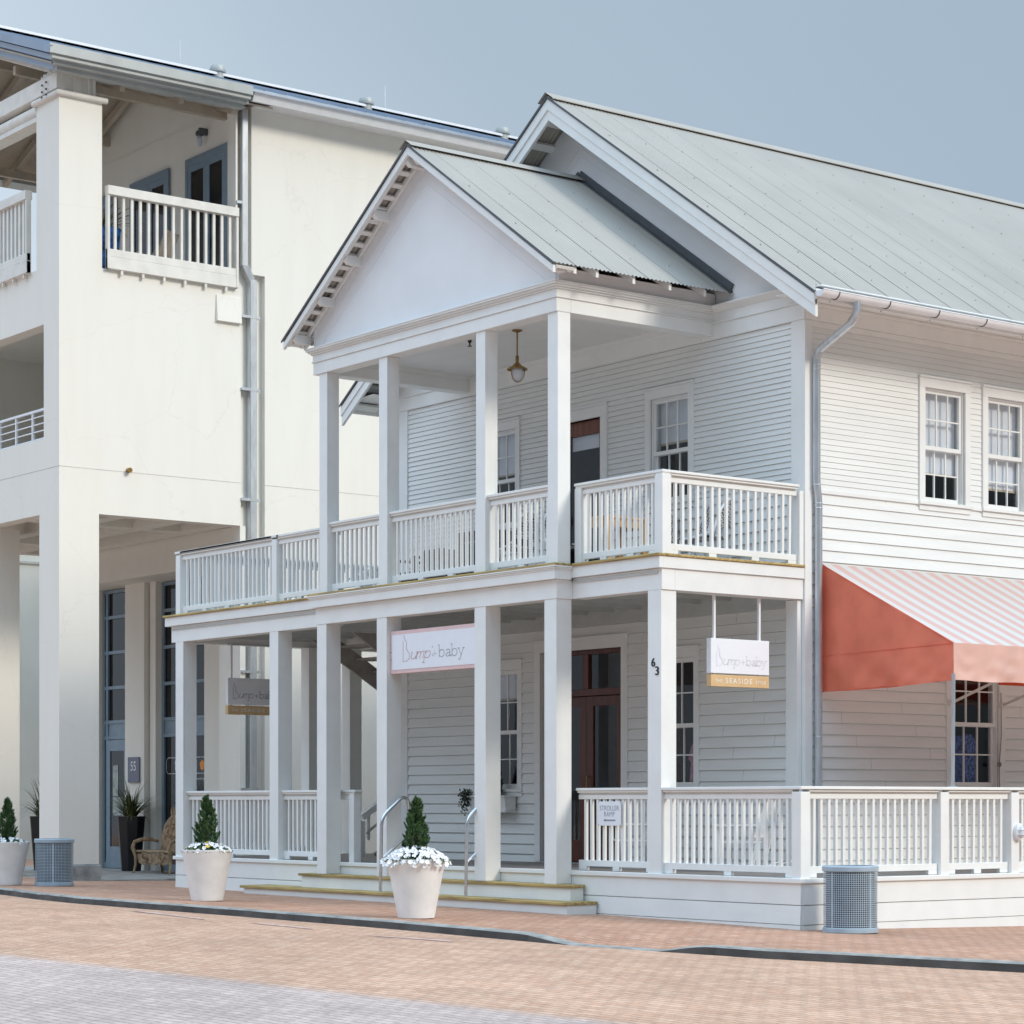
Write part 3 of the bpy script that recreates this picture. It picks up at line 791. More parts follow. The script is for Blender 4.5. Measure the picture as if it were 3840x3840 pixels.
railing('y', -.075, 2.52, 3.655, ZRT, ZD+.008, .125, feet=2)
railing('y', -.075, 3.806, 6.0, ZRT, ZD+.008, .125, single=False)
railing('y', -.075, 6.15, 9.0, ZRT, ZD+.008, .125, single=False)
newel(-.077,.077,ZD,1.594,.155)
for y in (2.44,3.73,6.08): newel(-.075,y,ZD,1.594)
m = MB(); m.box(-.15,.005,.0,6.0,1.622,ZRT+.002); m.build('railing_cap', WHITE, HOUSE, bevel=.004)
m = MB(); m.box(-2.45,.003,-.003,.15,1.6215,ZRT+.001); m.build('railing_cap', WHITE, HOUSE, bevel=.004)
railing('x', .13, -14.34, -11.657, ZRT, ZD+.008, single=False); railing('x', .13, -11.402, -9.891, ZRT, ZD+.008, single=False)
m = MB(); m.box(-9.89,-9.36,.055,.205,1.622,ZRT); m.box(-9.88,-9.40,.07,.19,1.595,1.6215); m.box(-9.88,-9.45,.10,.16,1.51,1.595); m.box(-9.53,-9.40,.065,.195,ZD,1.595); m.build('railing', WHITE, HOUSE, bevel=.004)
railing('y', -14.47, .256, 2.437, ZRT, ZD+.008, single=False)
railing('y', -12.0, 3.4, 6.0, ZRT, ZD+.008, single=False)
ZUT = 5.592
railing('x', .075, -4.165, -2.575, ZUT, ZU+.006, .115, feet=3)
newel(-2.50,.075,ZU,ZUT-.063); newel(-4.10,.075,ZU,ZUT-.063,.13)
m = MB(); m.box(-2.575,-2.424,0,.15,ZUT-.034,ZUT+.001); m.box(-2.567,-2.432,.008,.142,ZUT-.062,ZUT-.0345); m.build('railing_cap', WHITE, HOUSE, bevel=.003)
railing('y', -2.50, .15, 2.36, ZUT, ZU+.006, .125, feet=3)
m = MB(); m.box(-2.57,-2.43,2.36,2.438,ZU,ZUT-.08); m.build('newel_post', WHITE, HOUSE, bevel=.004)
railing('x', -.155, -5.73, -4.382, ZUT, ZU+.006, feet=2)
railing('x', -.155, -8.052, -5.94, ZUT, ZU+.006, .118, single=False, feet=3)
railing('x', -.155, -9.613, -8.262, ZUT, ZU+.006, single=False)
railing('x', .075, -11.46, -9.72, ZUT, ZU+.006, single=False, feet=3)
railing('x', .075, -14.45, -11.60, ZUT, ZU+.006, single=False, feet=4)
newel(-11.53,.075,ZU,ZUT-.063,.14); newel(-14.52,.075,ZU,ZUT-.063,.145)
m = MB(); m.box(-14.62,-11.40,.0,.151,ZUT-.034,ZUT+.001); m.build('railing_cap', WHITE, HOUSE, bevel=.003)
railing('y', -14.52, .15, 3.3, ZUT, ZU+.006, single=False); railing('y', -14.52, 3.4, 6.9, ZUT, ZU+.006, single=False)
railing('y', -12.1, 2.6, 6.9, ZUT, ZU+.006, single=False)
# ---------------- outside stair at the left side of the house
sm = MB()
def flight(xa, xb, y0, z0, y1, z1):
    n = max(3, int(abs(z1-z0)/.185))
    for i in range(n):
        t0 = i/n; y = y0+(y1-y0)*t0; z = z0+(z1-z0)*(i+1)/n; dy = (y1-y0)/n
        sm.box(xa, xb, y, y+dy*1.05, z-.04, z)
    for x in (xa-.03, xb+.03): sm.bar((x,y0,z0-.08),(x,y1,z1-.08),.05,.30)
flight(-13.6,-12.3,5.6,2.30,1.9,4.50); flight(-12.9,-12.2,2.9,.58,5.6,2.30)
sm.box(-13.7,-11.9,5.6,6.9,2.2,2.3)
stair = sm.build('stair', mat('stair_paint', (.36,.34,.31), .7, var=.1), HOUSE)
m = MB(); m.bar((-13.0,2.6,1.22),(-13.0,5.5,3.05),.12,.10); m.bar((-12.25,5.6,3.25),(-12.25,2.2,5.25),.12,.10); m.box(-13.07,-12.93,2.5,2.64,.585,1.16)
m.bar((-12.25,5.6,3.05),(-12.25,1.9,5.15),.03,.16)
for i in range(10): y = 2.75+i*.28; m.box(-13.02,-12.98,y-.02,y+.02,.75+(y-2.6)*.63,1.2+(y-2.6)*.63)
m.build('handrail', WHITE, stair)
m = MB(); m.tube([(-12.9,2.65,.95),(-12.9,2.72,1.02),(-12.9,5.4,2.72)], .022, 8); m.build('grab_rail', STEEL, stair, smooth=True)
# ---------------- awning
AW = thing('awning', 'coral and white striped canvas awning with coral side panel on posts by the right wall', 'awning', (-.1,2.78,1.66))
y0, y1 = 2.79, 11.5
XT, ZT, XF, ZF, ZV = XR+.03, 4.59, -.10, 3.432, 2.975
m = MB(); n = 48
def cz(x, y, sag=.03):
    t = (x-XT)/(XF-XT); return ZT+(ZF-ZT)*t - sag*math.sin(math.pi*t)*(.6+.4*math.sin(y*2.2)**2)
pts = []; NX = 10
for i in range(n+1):
    y = y0-.04+(y1-y0)*i/n - 0
    for j in range(NX+1):
        x = XT+(XF-XT)*j/NX; pts.append((x, y-.05*(j/NX), cz(x,y)))
m.add(pts, [(i*(NX+1)+j,i*(NX+1)+j+1,(i+1)*(NX+1)+j+1,(i+1)*(NX+1)+j) for i in range(n) for j in range(NX)])
m.build('canopy', STRIPE, AW, smooth='full')
def wr(u, v, k): return k*(math.sin(u*9+v*14)*.5+math.sin(u*23-v*17)*.3+math.sin(u*4.1)*.6)
m = MB(); NX, NZ = 70, 34; pts = []
zb0, zb1 = 2.915, ZV
for i in range(NX+1):
    t = i/NX; x = XT+(XF-XT)*t
    top = cz(x,y0,.03); bot = zb0+(zb1-zb0)*t - .025*math.sin(math.pi*t)
    for j in range(NZ+1):
        v = j/NZ; low = max(0,(.45-v)/.45)
        pts.append((x, y0-.04-.05*t + wr(t*1.6,v,.022)*(.2+1.2*low)*math.sin(math.pi*min(1,max(0,t*.96+.02))) - .03*math.exp(-((t-.1-.06*(1-v))/.05)**2)*.6, bot+(top-bot)*v))
m.add(pts, [(i*(NZ+1)+j,i*(NZ+1)+j+1,(i+1)*(NZ+1)+j+1,(i+1)*(NZ+1)+j) for i in range(NX) for j in range(NZ)])
m.build('side_panel', RUST, AW, smooth='full')
m = MB(); NY, NZ = 420, 10; pts = []
for i in range(NY+1):
    y = y0-.09+(y1-y0)*i/NY
    for j in range(NZ+1):
        v = j/NZ; e = min(1,(y-y0+.09)/.12)
        pts.append((XF+.004+(wr(y*.5,v,.016)+wr(y*1.3,v*.8,.010))*(1-v)*e, y, ZV+(ZF-ZV)*v-.012*math.sin(y*3.3)**2*(1-v)*e))
m.add(pts, [(i*(NZ+1)+j,i*(NZ+1)+j+1,(i+1)*(NZ+1)+j+1,(i+1)*(NZ+1)+j) for i in range(NY) for j in range(NZ)])
m.build('valance', PALEPINK, AW, smooth='full')
m = MB(); m.tube([(XT+.0,y0-.05,ZT-.01),(XF,y0-.095,ZF)], .008, 6); m.tube([(XT,y0-.05,3.38),(XF,y0-.097,ZF-.005)], .004, 5); m.tube([(XT,y0-.045,zb0),(XF,y0-.095,zb1)], .006, 5)
m.build('hem', RUST, AW)
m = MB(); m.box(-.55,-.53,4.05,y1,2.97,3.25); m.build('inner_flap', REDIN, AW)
for y in (2.66,7.2):
    m = MB(); m.tube([(-.075,y,1.655),(-.08,y+.02,3.05)], .024, 10); m.lathe([(.065,1.655),(.065,1.668),(.03,1.672)], -.075, y, 16); m.build('post', GALV, AW, smooth=True)
for (ya,yb) in ((5.2,4.55),(6.27,5.7)):
    m = MB(); m.tube([(XR+.06,ya,2.83),(-.45,yb,3.25)], .02, 8); m.box(XR,XR+.07,ya-.05,ya+.05,2.80,2.87); m.build('brace', CREAMW, AW, smooth=True)
m = MB(); m.tube([(-.35,4.75,3.1),(-.35,4.77,2.98),(-.33,4.86,2.93),(-.25,5.4,2.93),(-.2,7.2,2.95)], .022, 8); m.build('curved_bar', GALV, AW, smooth=True)
m = MB(); pts = [(XR+.05,6.2,z) for z in (2.95,2.6,2.2)]; m.tube([(XR+.06,6.22,3.0),(XR+.05,6.24,2.4),(XR+.045,6.20,1.98),(XR+.045,6.21,1.66)], .006, 5); m.lathe([(.0,1.96),(.028,1.98),(.028,2.02),(0,2.04)], XR+.05, 6.20, 8); m.build('pull_cord', ROPE, AW)

# ---------------- writing helpers
def font_mb(txt, h, w=None, align='CENTER', space=1.0):
    cu = bpy.data.curves.new('lettering', 'FONT'); cu.body = txt; cu.size = 1.0; cu.align_x = align; cu.space_character = space; cu.resolution_u = 3
    ob = bpy.data.objects.new('lettering', cu); COL.objects.link(ob)
    dg = bpy.context.evaluated_depsgraph_get(); me = bpy.data.meshes.new_from_object(ob.evaluated_get(dg))
    vs = [v.co.copy() for v in me.vertices]; fs = [tuple(p.vertices) for p in me.polygons]
    bpy.data.objects.remove(ob); bpy.data.curves.remove(cu); bpy.data.meshes.remove(me)
    hh = max(v.y for v in vs)-min(v.y for v in vs); ww = max(v.x for v in vs)-min(v.x for v in vs); y0 = min(v.y for v in vs)
    sy = h/hh; sx = (w/ww) if w else sy
    return [(v.x*sx,(v.y-y0)*sy) for v in vs], fs
def put(mb, vf, fn, u, v, skew=0): 
    vs, fs = vf; mb.add([fn(u+a+skew*b, v+b) for a, b in vs], fs)
GL = {'u':(.72,[[(0,1),(0,.3),(.08,.06),(.25,0),(.45,.12),(.6,.4)],[(.6,1),(.6,.12),(.66,0),(.76,.05)],[(-.12,.96),(0,1)]]),
 'm':(1.05,[[(0,1),(0,0)],[(0,.7),(.15,.95),(.3,1),(.42,.88),(.42,0)],[(.42,.7),(.57,.95),(.72,1),(.84,.88),(.84,.1),(.92,0)],[(-.12,.94),(0,1)]]),
 'p':(.8,[[(0,1),(0,-.6)],[(-.14,-.6),(.14,-.6)],[(0,.7),(.15,.95),(.35,1),(.55,.88),(.64,.55),(.58,.2),(.38,0),(.15,.04),(0,.25)],[(-.12,.94),(0,1)]]),
 'b':(.85,[[(0,1.7),(0,0)],[(-.14,1.64),(0,1.7)],[(0,.7),(.15,.95),(.35,1),(.55,.88),(.64,.5),(.58,.2),(.38,0),(.15,.04),(0,.25)]]),
 'a':(.78,[[(.06,.78),(.12,.93),(.3,1),(.46,.9),(.5,.7),(.5,.12),(.56,.0),(.68,.08)],[(.5,.56),(.25,.5),(.04,.32),(.04,.1),(.2,0),(.38,.06),(.5,.25)]]),
 'y':(.75,[[(0,1),(.3,.05)],[(.6,1),(.3,.05),(.18,-.45),(.06,-.58),(-.06,-.5)],[(-.12,1),(.12,1)],[(.48,1),(.72,1)]]),
 '+':(.7,[[(0,.55),(.55,.55)],[(.27,.95),(.27,.12)]])}
def stroke(mb, pts, fn, w):
    for i in range(len(pts)-1):
        a = Vector((*pts[i],0)); b = Vector((*pts[i+1],0)); d = (b-a)
        if d.length < 1e-6: continue
        d.normalize(); n = Vector((-d.y,d.x,0))*w/2; a2 = a-d*w*.3; b2 = b+d*w*.3
        mb.quad(*[fn(q.x,q.y) for q in (a2-n,b2-n,b2+n,a2+n)])
def logo(fn, parent, u0, v0, W, xh, m1, m2, w, dots=False, mplus=None):
    """Bump+baby wordmark: swash B and italic letters, then upright serif letters"""
    A = MB(); B = MB(); C = MB(); sc = W/7.6
    sx = sc; sy = xh
    P = lambda pts, u, sk=0: [(u0+(u+x+sk*y)*sx, v0+y*sy) for x, y in pts]
    stroke(A, P([(0,-.25),(.0,2.65)], 0), fn, w); stroke(A, P([(-.06,-.25),(.1,-.25)],0), fn, w)
    stroke(A, P([(.12,3.5),(.13,3.25),(.22,2.95),(.36,2.65),(.46,2.3),(.46,2.0),(.42,1.75),(.42,1.55),(.55,1.3),(.75,1.0),(.88,.65),(.88,.35),(.76,.05),(.52,-.18),(.22,-.27)],0), fn, w)
    u = 1.0
    for c in 'ump':
        adv, ss = GL[c]
        for s in ss: stroke(A, P(s, u, .22), fn, w)
        u += adv
    u += .25
    for s in GL['+'][1]: stroke(C, P(s, u), fn, w)
    if dots:
        for yy in (.3,1.5): B.poly([fn(u0+(u-.02+.07*math.cos(t))*sx, v0+yy*sy+.06*sx*math.sin(t)) for t in [i*math.pi/4 for i in range(8)]])
    u += .85
    for c in 'baby':
        adv, ss = GL[c]
        for s in ss: stroke(B, P(s, u), fn, w*1.25)
        u += adv*.98
    A.build('lettering', m1, parent); B.build('lettering', m2, parent); C.build('lettering', mplus or m2, parent)
# big sign between two columns
SG = thing('shop_sign', 'white shop sign with pink frame reading Bump + baby between the portico columns', 'sign', (-7.02,-.2,3.29))
m = MB(); m.box(-8.06,-5.978,-.20,-.12,3.29,3.895); m.build('frame', PINK, SG, bevel=.006)
m = MB(); m.box(-8.01,-5.978,-.206,-.199,3.345,3.84); pan = m.build('panel', SIGNW, SG)
m = MB()
for z in (3.5,3.6): m.lathe([(.012,z-.01),(.014,z),(0,z+.01)], -8.035,-.205,8)
m.each('bolt', STEEL, SG)
logo(lambda u,v: (-8.01+u,-.2085,3.345+v), pan, .275, .135, 1.42, .098, LETTERP, LETTER, .0085, True, LETTERF)
# hanging signs
def hang(xf, back, lab, l1, l2, l3, group):
    g = thing('hanging_sign', lab, 'sign', (xf-.04,1.4,2.936), 0, group)
    m = MB(); m.box(xf-.085,xf,.895,1.905,3.105,3.547); pn = m.build('panel', SIGNW, g, bevel=.004)
    m = MB(); m.box(xf-.085,xf,.895,1.905,2.937,3.088); p2 = m.build('lower_panel', TAN, g, bevel=.004)
    for y in (.985,1.765):
        m = MB(); m.box(xf-.06,xf-.028,y-.016,y+.016,3.547,4.105); m.box(xf-.06,xf-.028,y-.016,y+.016,3.088,3.105); m.each('rod', WHITEMETAL, g)
    m = MB(); m.box(xf-.08,xf-.01,.90,1.85,4.092,4.104); m.build('mounting_plate', WHITEMETAL, g)
    logo(lambda u,v: (xf+.002,.895+u,3.105+v), pn, .10, .112, .84, .070, l1, l2, .0065)
    m = MB(); fn = lambda u,v: (xf+.002,.895+u,2.937+v)
    put(m, font_mb('THE', .04, .12), fn, .13, .055); put(m, font_mb('SEASIDE', .062, .46, space=1.3), fn, .48, .048); put(m, font_mb('STYLE', .04, .18), fn, .86, .050)
    m.build('lettering', l3, p2)
    return g
hang(-2.52, 1, 'sunlit hanging sign reading Bump + baby over a tan Seaside Style board, right porch end', LETTERF, LETTERF, LETTERW, 'hanging signs of the porch')
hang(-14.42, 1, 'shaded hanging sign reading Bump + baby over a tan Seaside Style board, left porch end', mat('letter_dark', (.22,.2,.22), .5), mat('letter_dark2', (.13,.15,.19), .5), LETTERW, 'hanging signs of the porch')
# house number
HN = thing('house_number', 'black numerals 63 on the porch post right of the dark door', 'number', (-2.56,0,3.05))
for t, x, z in (('6',-2.592,3.155),('3',-2.520,3.048)):
    m = MB(); vs, fs = font_mb(t, .108, .066); n = len(vs)
    m.add([(x+a,-.012,z+b) for a,b in vs], fs); m.add([(x+a,.001,z+b) for a,b in vs], fs); m.build('numeral', BLACK, HN)
# stroller ramp sign
SR = thing('ramp_sign', 'small white notice with grey words STROLLER RAMP and an arrow on the porch railing', 'sign', (-3.55,.05,1.175))
m = MB(); m.box(-3.778,-3.322,.085,.093,1.172,1.482); pn = m.build('panel', SIGNW, SR, bevel=.003)
m = MB(); fn = lambda u,v: (-3.55+u,.0835,1.172+v)
put(m, font_mb('STROLLER', .062, .38), fn, 0, .195); put(m, font_mb('RAMP', .062, .21), fn, 0, .118)
m.poly([fn(-.12,.07),fn(-.075,.048),fn(-.075,.06),fn(.12,.06),fn(.12,.08),fn(-.075,.08),fn(-.075,.092)])
m.build('lettering', LETTERD, pn)
m = MB()
for x in (-3.765,-3.335):
    for z in (1.185,1.469): m.lathe([(.006,-.004),(0,.004)], 0, 0, 6); m.v[-12:] = [(x+p[0],.083,z+p[1]) for p in m.v[-12:]]
m.each('screw', BLACK, SR)
# portico lantern
LN = thing('pendant_lantern', 'brass pendant lantern with frosted glass hanging from the portico ceiling', 'lantern', (-6.46,.84,7.3))
cx, cy, zt = -6.46, .84, 8.05
m = MB(); m.lathe([(.075,zt),(.075,zt-.012),(.03,zt-.03),(.012,zt-.035)], cx, cy, 24); m.tube([(cx,cy,zt-.03),(cx,cy,zt-.38)], .011, 10); m.build('rod', BRASS, LN, smooth=True)
m = MB(); z = zt-.36; m.lathe([(.024,z),(.026,z-.05),(.02,z-.08),(.04,z-.105),(.06,z-.125),(.07,z-.14),(.11,z-.155),(.148,z-.185),(.146,z-.193),(.10,z-.172),(.03,z-.15)], cx, cy, 28); m.build('cap', BRASS, LN, smooth=True)
m = MB(); m.lathe([(.086,z-.172),(.088,z-.22),(.08,z-.27),(.064,z-.31),(.036,z-.338),(.0,z-.348)], cx, cy, 24); m.build('globe', FROST, LN, smooth='full')
for i in range(3):
    th = .6+i*2*math.pi/3; c_, s_ = math.cos(th), math.sin(th)
    m = MB(); m.tube([(cx+r*c_,cy+r*s_,z+q) for r,q in ((.106,-.172),(.108,-.22),(.10,-.275),(.08,-.322),(.048,-.352),(0,-.365))], .007, 6); m.build('cage_bar', BRASS, LN, smooth=True)
# ceiling sprinkler
m = MB(); m.lathe([(.03,8.05),(.03,8.03),(.012,8.01),(.012,7.98),(.035,7.97),(.035,7.965)], -7.45, .75, 10); tag(m.build('sprinkler', BLACK, smooth=True), 'tiny dark sprinkler head on the portico ceiling left of the lantern', 'sprinkler')
# bulkhead light on right railing post
BL = thing('bulkhead_light', 'oval white bulkhead light with a wire guard on the right railing post', 'wall light', (0,3.76,1.1))
m = MB(); q = 20
ring_ = lambda x, a, b: [(x, 3.765+a*math.cos(2*math.pi*i/q), 1.10+b*math.sin(2*math.pi*i/q)) for i in range(q)]
def loft(m, rs):
    n = len(rs[0]); b = len(m.v); fs = []
    for i in range(len(rs)-1):
        for j in range(n): fs.append((i*n+j,i*n+(j+1)%n,(i+1)*n+(j+1)%n,(i+1)*n+j))
    m.add([p for r in rs for p in r], fs+[tuple(range((len(rs)-1)*n,len(rs)*n))])
loft(m, [ring_(.0,.072,.108), ring_(.045,.075,.110), ring_(.06,.062,.096)]); m.build('body', WHITEMETAL, BL, smooth=True)
m = MB(); loft(m, [ring_(.058,.05,.082), ring_(.085,.042,.07), ring_(.10,.02,.035)]); m.build('lens', FROST, BL, smooth='full')
m = MB(); m.tube([(.06,3.765-.06,1.07),(.105,3.765-.03,1.07),(.105,3.765+.03,1.07),(.06,3.765+.06,1.07)], .005, 5); m.tube([(.06,3.765-.06,1.13),(.105,3.765-.03,1.13),(.105,3.765+.03,1.13),(.06,3.765+.06,1.13)], .005, 5); m.each('guard', WHITEMETAL, BL)
# steel handrails of the steps
HR = thing('step_handrail', 'curved steel handrail on the steps by the second portico column', 'handrail', (-5.98,-.40,.2), 0, 'steel handrails on the steps')
P0 = bend([(0,0,.0),(0.03,.0,1.06),(.04,.36,1.36),(.04,.46,1.30),(.04,.47,.40)], 6)
m = MB(); m.tube(P0, .024, 10); m.tube([(.015,.0,.46),(.04,.46,.82)], .018, 8); m.lathe([(.05,.0),(.05,.012),(.026,.016)], 0, 0, 14); m.build('rail', STEEL, HR, local=True, smooth=True)
h2 = copy_tree(HR); h2.location = (-8.02,-.40,.2); h2['label'] = 'curved steel handrail on the steps behind the middle potted conifer'
HR['label'] = 'curved steel handrail on the steps left of the third portico column'
# ---------------- stucco building at the left
SB = thing('stucco_building', 'tall cream stucco building with an arcade, balconies and a metal gable roof', 'building', (-21.8,3,.0))
XB, XBL, YF = -18.2, -25.4, -.30
ZA = 6.605
m = MB()
m.box(-18.975,XB,YF,.48,.30,ZA); m.box(-22.2,-21.4,YF,.48,.30,ZA); m.box(XBL,-24.62,YF,.48,.30,ZA)          # arcade piers
m.box(-19.09,XB,YF,.54,10.99,13.93); m.box(XBL,-24.5,YF,.54,10.99,13.93)                            # upper corner piers
# front wall above arcade with the mid opening
m.box(XBL,XB,YF,0,ZA,7.95); m.box(XBL,XB,YF,0,9.98,10.99); m.box(-18.80,XB,YF,0,7.95,9.98); m.box(XBL,-24.80,YF,0,7.95,9.98); m.box(-22.0,-21.6,YF,0,7.95,9.98)
# right wall above arcade, left wall
m.box(XB-.30,XB,0,3.40,ZA,10.99); m.box(XBL,XBL+.3,0,3.40,ZA,10.99)
m.box(-18.96,XB,3.385,3.50,.0,ZA)                                                                     # end pier
m.box(-18.95,-18.455,3.50,4.2,.0,ZA-.7)
m.box(XB-.30,XB-.0,3.292,3.33,10.99,14.45)                                                            # sliver beside the loggia
# back mass
m.box(XBL,XB,3.92,24,ZA+.5,11.3); m.box(XBL,XB,3.63,24,11.3,14.55); m.box(XBL,-18.33,3.40,3.93,ZA+.5,14.45)
m.box(XBL,XB,4.61,24,-.2,ZA+.5); m.box(-18.46,XB,3.92,4.61,-.2,ZA+.5); m.box(-18.52,-18.325,3.47,3.95,-.1,ZA+.6)
m.box(XBL,-18.47,3.405,4.615,5.95,ZA+.49)
# piers of the shop front
m.box(-23.86,-23.05,4.02,4.6,.0,5.95); m.box(-22.98,-22.75,4.12,4.6,.0,5.95); m.box(-20.62,-18.96,4.02,4.6,.0,5.95); m.box(XBL,-25.30,4.1,4.6,0,5.95)
# gable triangle at the back
m.prism([(XBL+.02,3.42,14.4),(XB-.3,3.42,14.4),(XB-.3,3.42,14.6),(-21.8,3.42,15.9),(XBL+.02,3.42,14.58)], (0,20,0))
m.box(XBL+.05,XB-.05,YF+.05,3.3,10.55,10.98)                                                           # loggia floor
m.box(XBL+.05,XB-.05,0,3.4,7.2,7.45)
sw = m.build('wall', STUCCO, SB)
m = MB(); m.box(XBL+.05,XB-.32,0.001,3.39,ZA+.55,ZA+.60)
for y in (1.0,2.2,3.2): m.box(XBL+.05,XB-.305,y-.16,y+.16,ZA+.006,ZA+.549)
for x in (-23.6,-20.0): m.box(x-.16,x+.16,.003,3.38,ZA+.012,ZA+.548)
m.build('arcade_ceiling', STUCCO, SB)
m = MB()
for (a,b,c,d) in ((-19.01,-18.165,-.335,.515),(-22.235,-21.365,-.335,.515),(-25.435,-24.585,-.335,.515)):
    m.box(a,b,c,d,.0,.36); m.box(a+.015,b-.015,c+.015,d-.015,.36,.375)
m.box(-18.985,-18.175,3.37,3.45,.0,.40)
m.each('plinth', GRANITE, SB, bevel=.012)
m = MB()
for z in (7.40,): 
    m.box(XBL,XB+.003,YF-.003,YF+.01,z-.007,z+.004); m.box(XB-.01,XB+.003,YF,3.4,z-.007,z+.004); m.box(XB-.01,XB+.003,3.92,24,z-.007,z+.004)
m.each('joint_line', mat('stucco_joint', (.55,.52,.47), .9), SB)
# capital rolls on the corner piers
for (a,b) in ((-19.09,XB),(XBL,-24.5)):
    m = MB(); r = .055; z = 13.965
    m.tube([(a-.05,YF-.03,z),(b+.03,YF-.03,z),(b+.03,.57,z),(b+.03,.62,z)], r, 12); m.box(a,b,YF,.54,13.93,14.0)
    m.build('capital', CREAMW, SB, smooth=True)
m = MB(); m.box(-19.0,XB-.04,YF+.04,.44,14.0,14.45)
for y in (-.255,-.02,.26,.36): m.box(XB-.045,XB-.012,y,y+(.16 if y == -.02 else .055),14.0,14.45)
m.each('beam_end', CREAMW, SB, bevel=.004)
# front truss
RS = .365
m = MB()
for sg in (1,-1):
    m.bar((-21.8,YF+.05,14.20+RS*3.6+.22),(-21.8+sg*3.56,YF+.05,14.20+.22),.20,.26)
m.each('rafter', CREAMW, SB, bevel=.006)
m = MB(); m.box(XBL+.1,XB-.02,YF-.04,YF+.14,14.05,14.34); m.box(-21.95,-21.65,YF-.03,YF+.12,14.34,15.6); m.each('tie_beam', CREAMW, SB, bevel=.006)
m = MB(); m.tube([(-24.6,YF+.1,13.86),(-19.09,YF+.1,13.86)], .12, 14); m.box(-24.6,-19.1,YF-.0,YF+.3,13.66,13.74); m.each('round_beam', CREAMW, SB, smooth=True)
m = MB()
for sx in (-18.72,-18.56):
    for z in (14.36,14.20,14.08,13.98):
        m.lathe([(.022,-.01),(.02,.012),(0,.016)], 0, 0, 8); m.v[-24:] = [(sx+p[0],YF-.075-p[2],z+p[1]+ (.02 if sx > -18.6 else 0)) for p in m.v[-24:]]
m.each('bolt', DARKCAP, SB)
m = MB()
for x in (-24.9,-23.4,-21.8,-20.2,-18.75):
    zc = 15.55-RS*abs(x+21.8)-.1; m.bar((x,YF+.1,zc),(x,3.6,zc),.10,.16)
for y in (.9,2.1,3.2):
    for sg in (1,-1): m.bar((-21.8,y,15.60),(-21.8+sg*3.7,y,15.60-RS*3.7),.10,.14)
m.each('rafter', BEADS, SB)
# roof
m = MB(); zr, hw = 16.09, 4.2; ze = zr-RS*hw
for sg in (1,-1):
    m.hexa([(-21.8,-.74,zr-.05),(-21.8+sg*hw,-.74,ze-.05),(-21.8+sg*hw,24.4,ze-.05),(-21.8,24.4,zr-.05),(-21.8,-.74,zr),(-21.8+sg*hw,-.74,ze),(-21.8+sg*hw,24.4,ze),(-21.8,24.4,zr)])
    y = -.5
    while y < 24: m.bar((-21.8,y,zr+.015),(-21.8+sg*hw,y,ze+.015),.03,.035); y += .45
rf = m.build('roof', ROOFB, SB)
m = MB()
for sg in (1,-1): m.bar((-21.8+sg*.01,-.76,zr+.045),(-21.8+sg*.01,24.4,zr+.045),.30,.05)
m.build('ridge_cap', WHITEMETAL, rf)
m = MB()
for sg in (1,-1):
    n = 30
    for i in range(n):
        x0, x1 = -21.8+sg*3.5*i/n, -21.8+sg*3.5*(i+.93)/n
    m.bar((-21.8,1.6,zr-.30),(-21.8+sg*4.0,1.6,ze-.30+RS*.2),4.5,.03,(sg*.34,0,.94))
m.each('roof_lining', BEADS, rf)
m = MB(); 
for sg in (1,-1):
    m.bar((-21.8,-.76,zr-.065),(-21.8+sg*hw,-.76,ze-.065),.05,.135); m.bar((-21.8,-.66,zr-.20),(-21.8+sg*(hw-.1),-.66,ze-.20+.03),.05,.09); m.bar((-21.8,-.50,zr-.33),(-21.8+sg*(hw-.35),-.50,ze-.33+.12),.05,.17)
m.each('rake_fascia', ROOFB, rf)
m = MB()
m.box(-17.63,-17.585,-.78,3.30,14.43,14.60); m.box(-17.72,-17.63,-.72,3.28,14.36,14.45); m.box(-17.84,-17.72,-.62,3.28,14.30,14.40); m.box(-18.0,-17.84,-.52,3.26,14.24,14.36)
m.box(XB-.14,-18.0,-.42,3.29,14.33,14.46); m.box(XBL-.5,XBL,-.7,24,14.3,14.5)
m.each('eave_fascia', FASCIA, rf, bevel=.004)
m = MB(); m.hexa([(-17.92,3.36,14.40),(-17.72,3.36,14.36),(-17.72,24,14.36),(-17.92,24,14.40),(-17.92,3.36,14.54),(-17.62,3.36,14.56),(-17.62,24,14.56),(-17.92,24,14.54)]); m.box(XB-.02,-17.92,3.63,24,14.40,14.54)
m.build('gutter', WHITEMETAL, rf, bevel=.008)
for y in (4.98,8.58,12.19):
    m = MB(); m.lathe([(.13,16.0),(.13,16.17),(.165,16.18),(.175,16.22),(.14,16.31),(.0,16.32)], -21.75, y, 18); m.build('roof_vent', FASCIA, rf, smooth=True)
for y in (4.15,9.1):
    m = MB(); m.tube([(-21.8,y,16.1),(-21.8,y,16.70)], .008, 5); m.lathe([(.03,16.1),(.02,16.2),(.008,16.22)], -21.8, y, 8); m.build('lightning_rod', WHITEMETAL, rf)
# downpipe
m = MB()
def sqpipe(pts, w):
    for a, b in zip(pts, pts[1:]): m.bar(a, b, w, w, (1,0,0) if abs(Vector(b).z-Vector(a).z) > .01 else (0,0,1))
sqpipe([(-18.22,3.47,14.35),(-18.22,3.47,11.42)], .135); sqpipe([(-18.22,3.47,11.45),(-18.24,3.66,11.16)], .135); sqpipe([(-18.24,3.66,11.20),(-18.24,3.66,.1)], .15)
dp = m.build('downpipe', GALV, SB, bevel=.012)
m = MB()
for z in (12.6,10.5,9.15,7.1,3.9,1.72): m.box(-18.33,-18.16,3.40 if z < 11.3 else 3.30,3.80 if z < 11.3 else 3.5,z-.025,z+.025)
m.each('strap', GALV, dp)
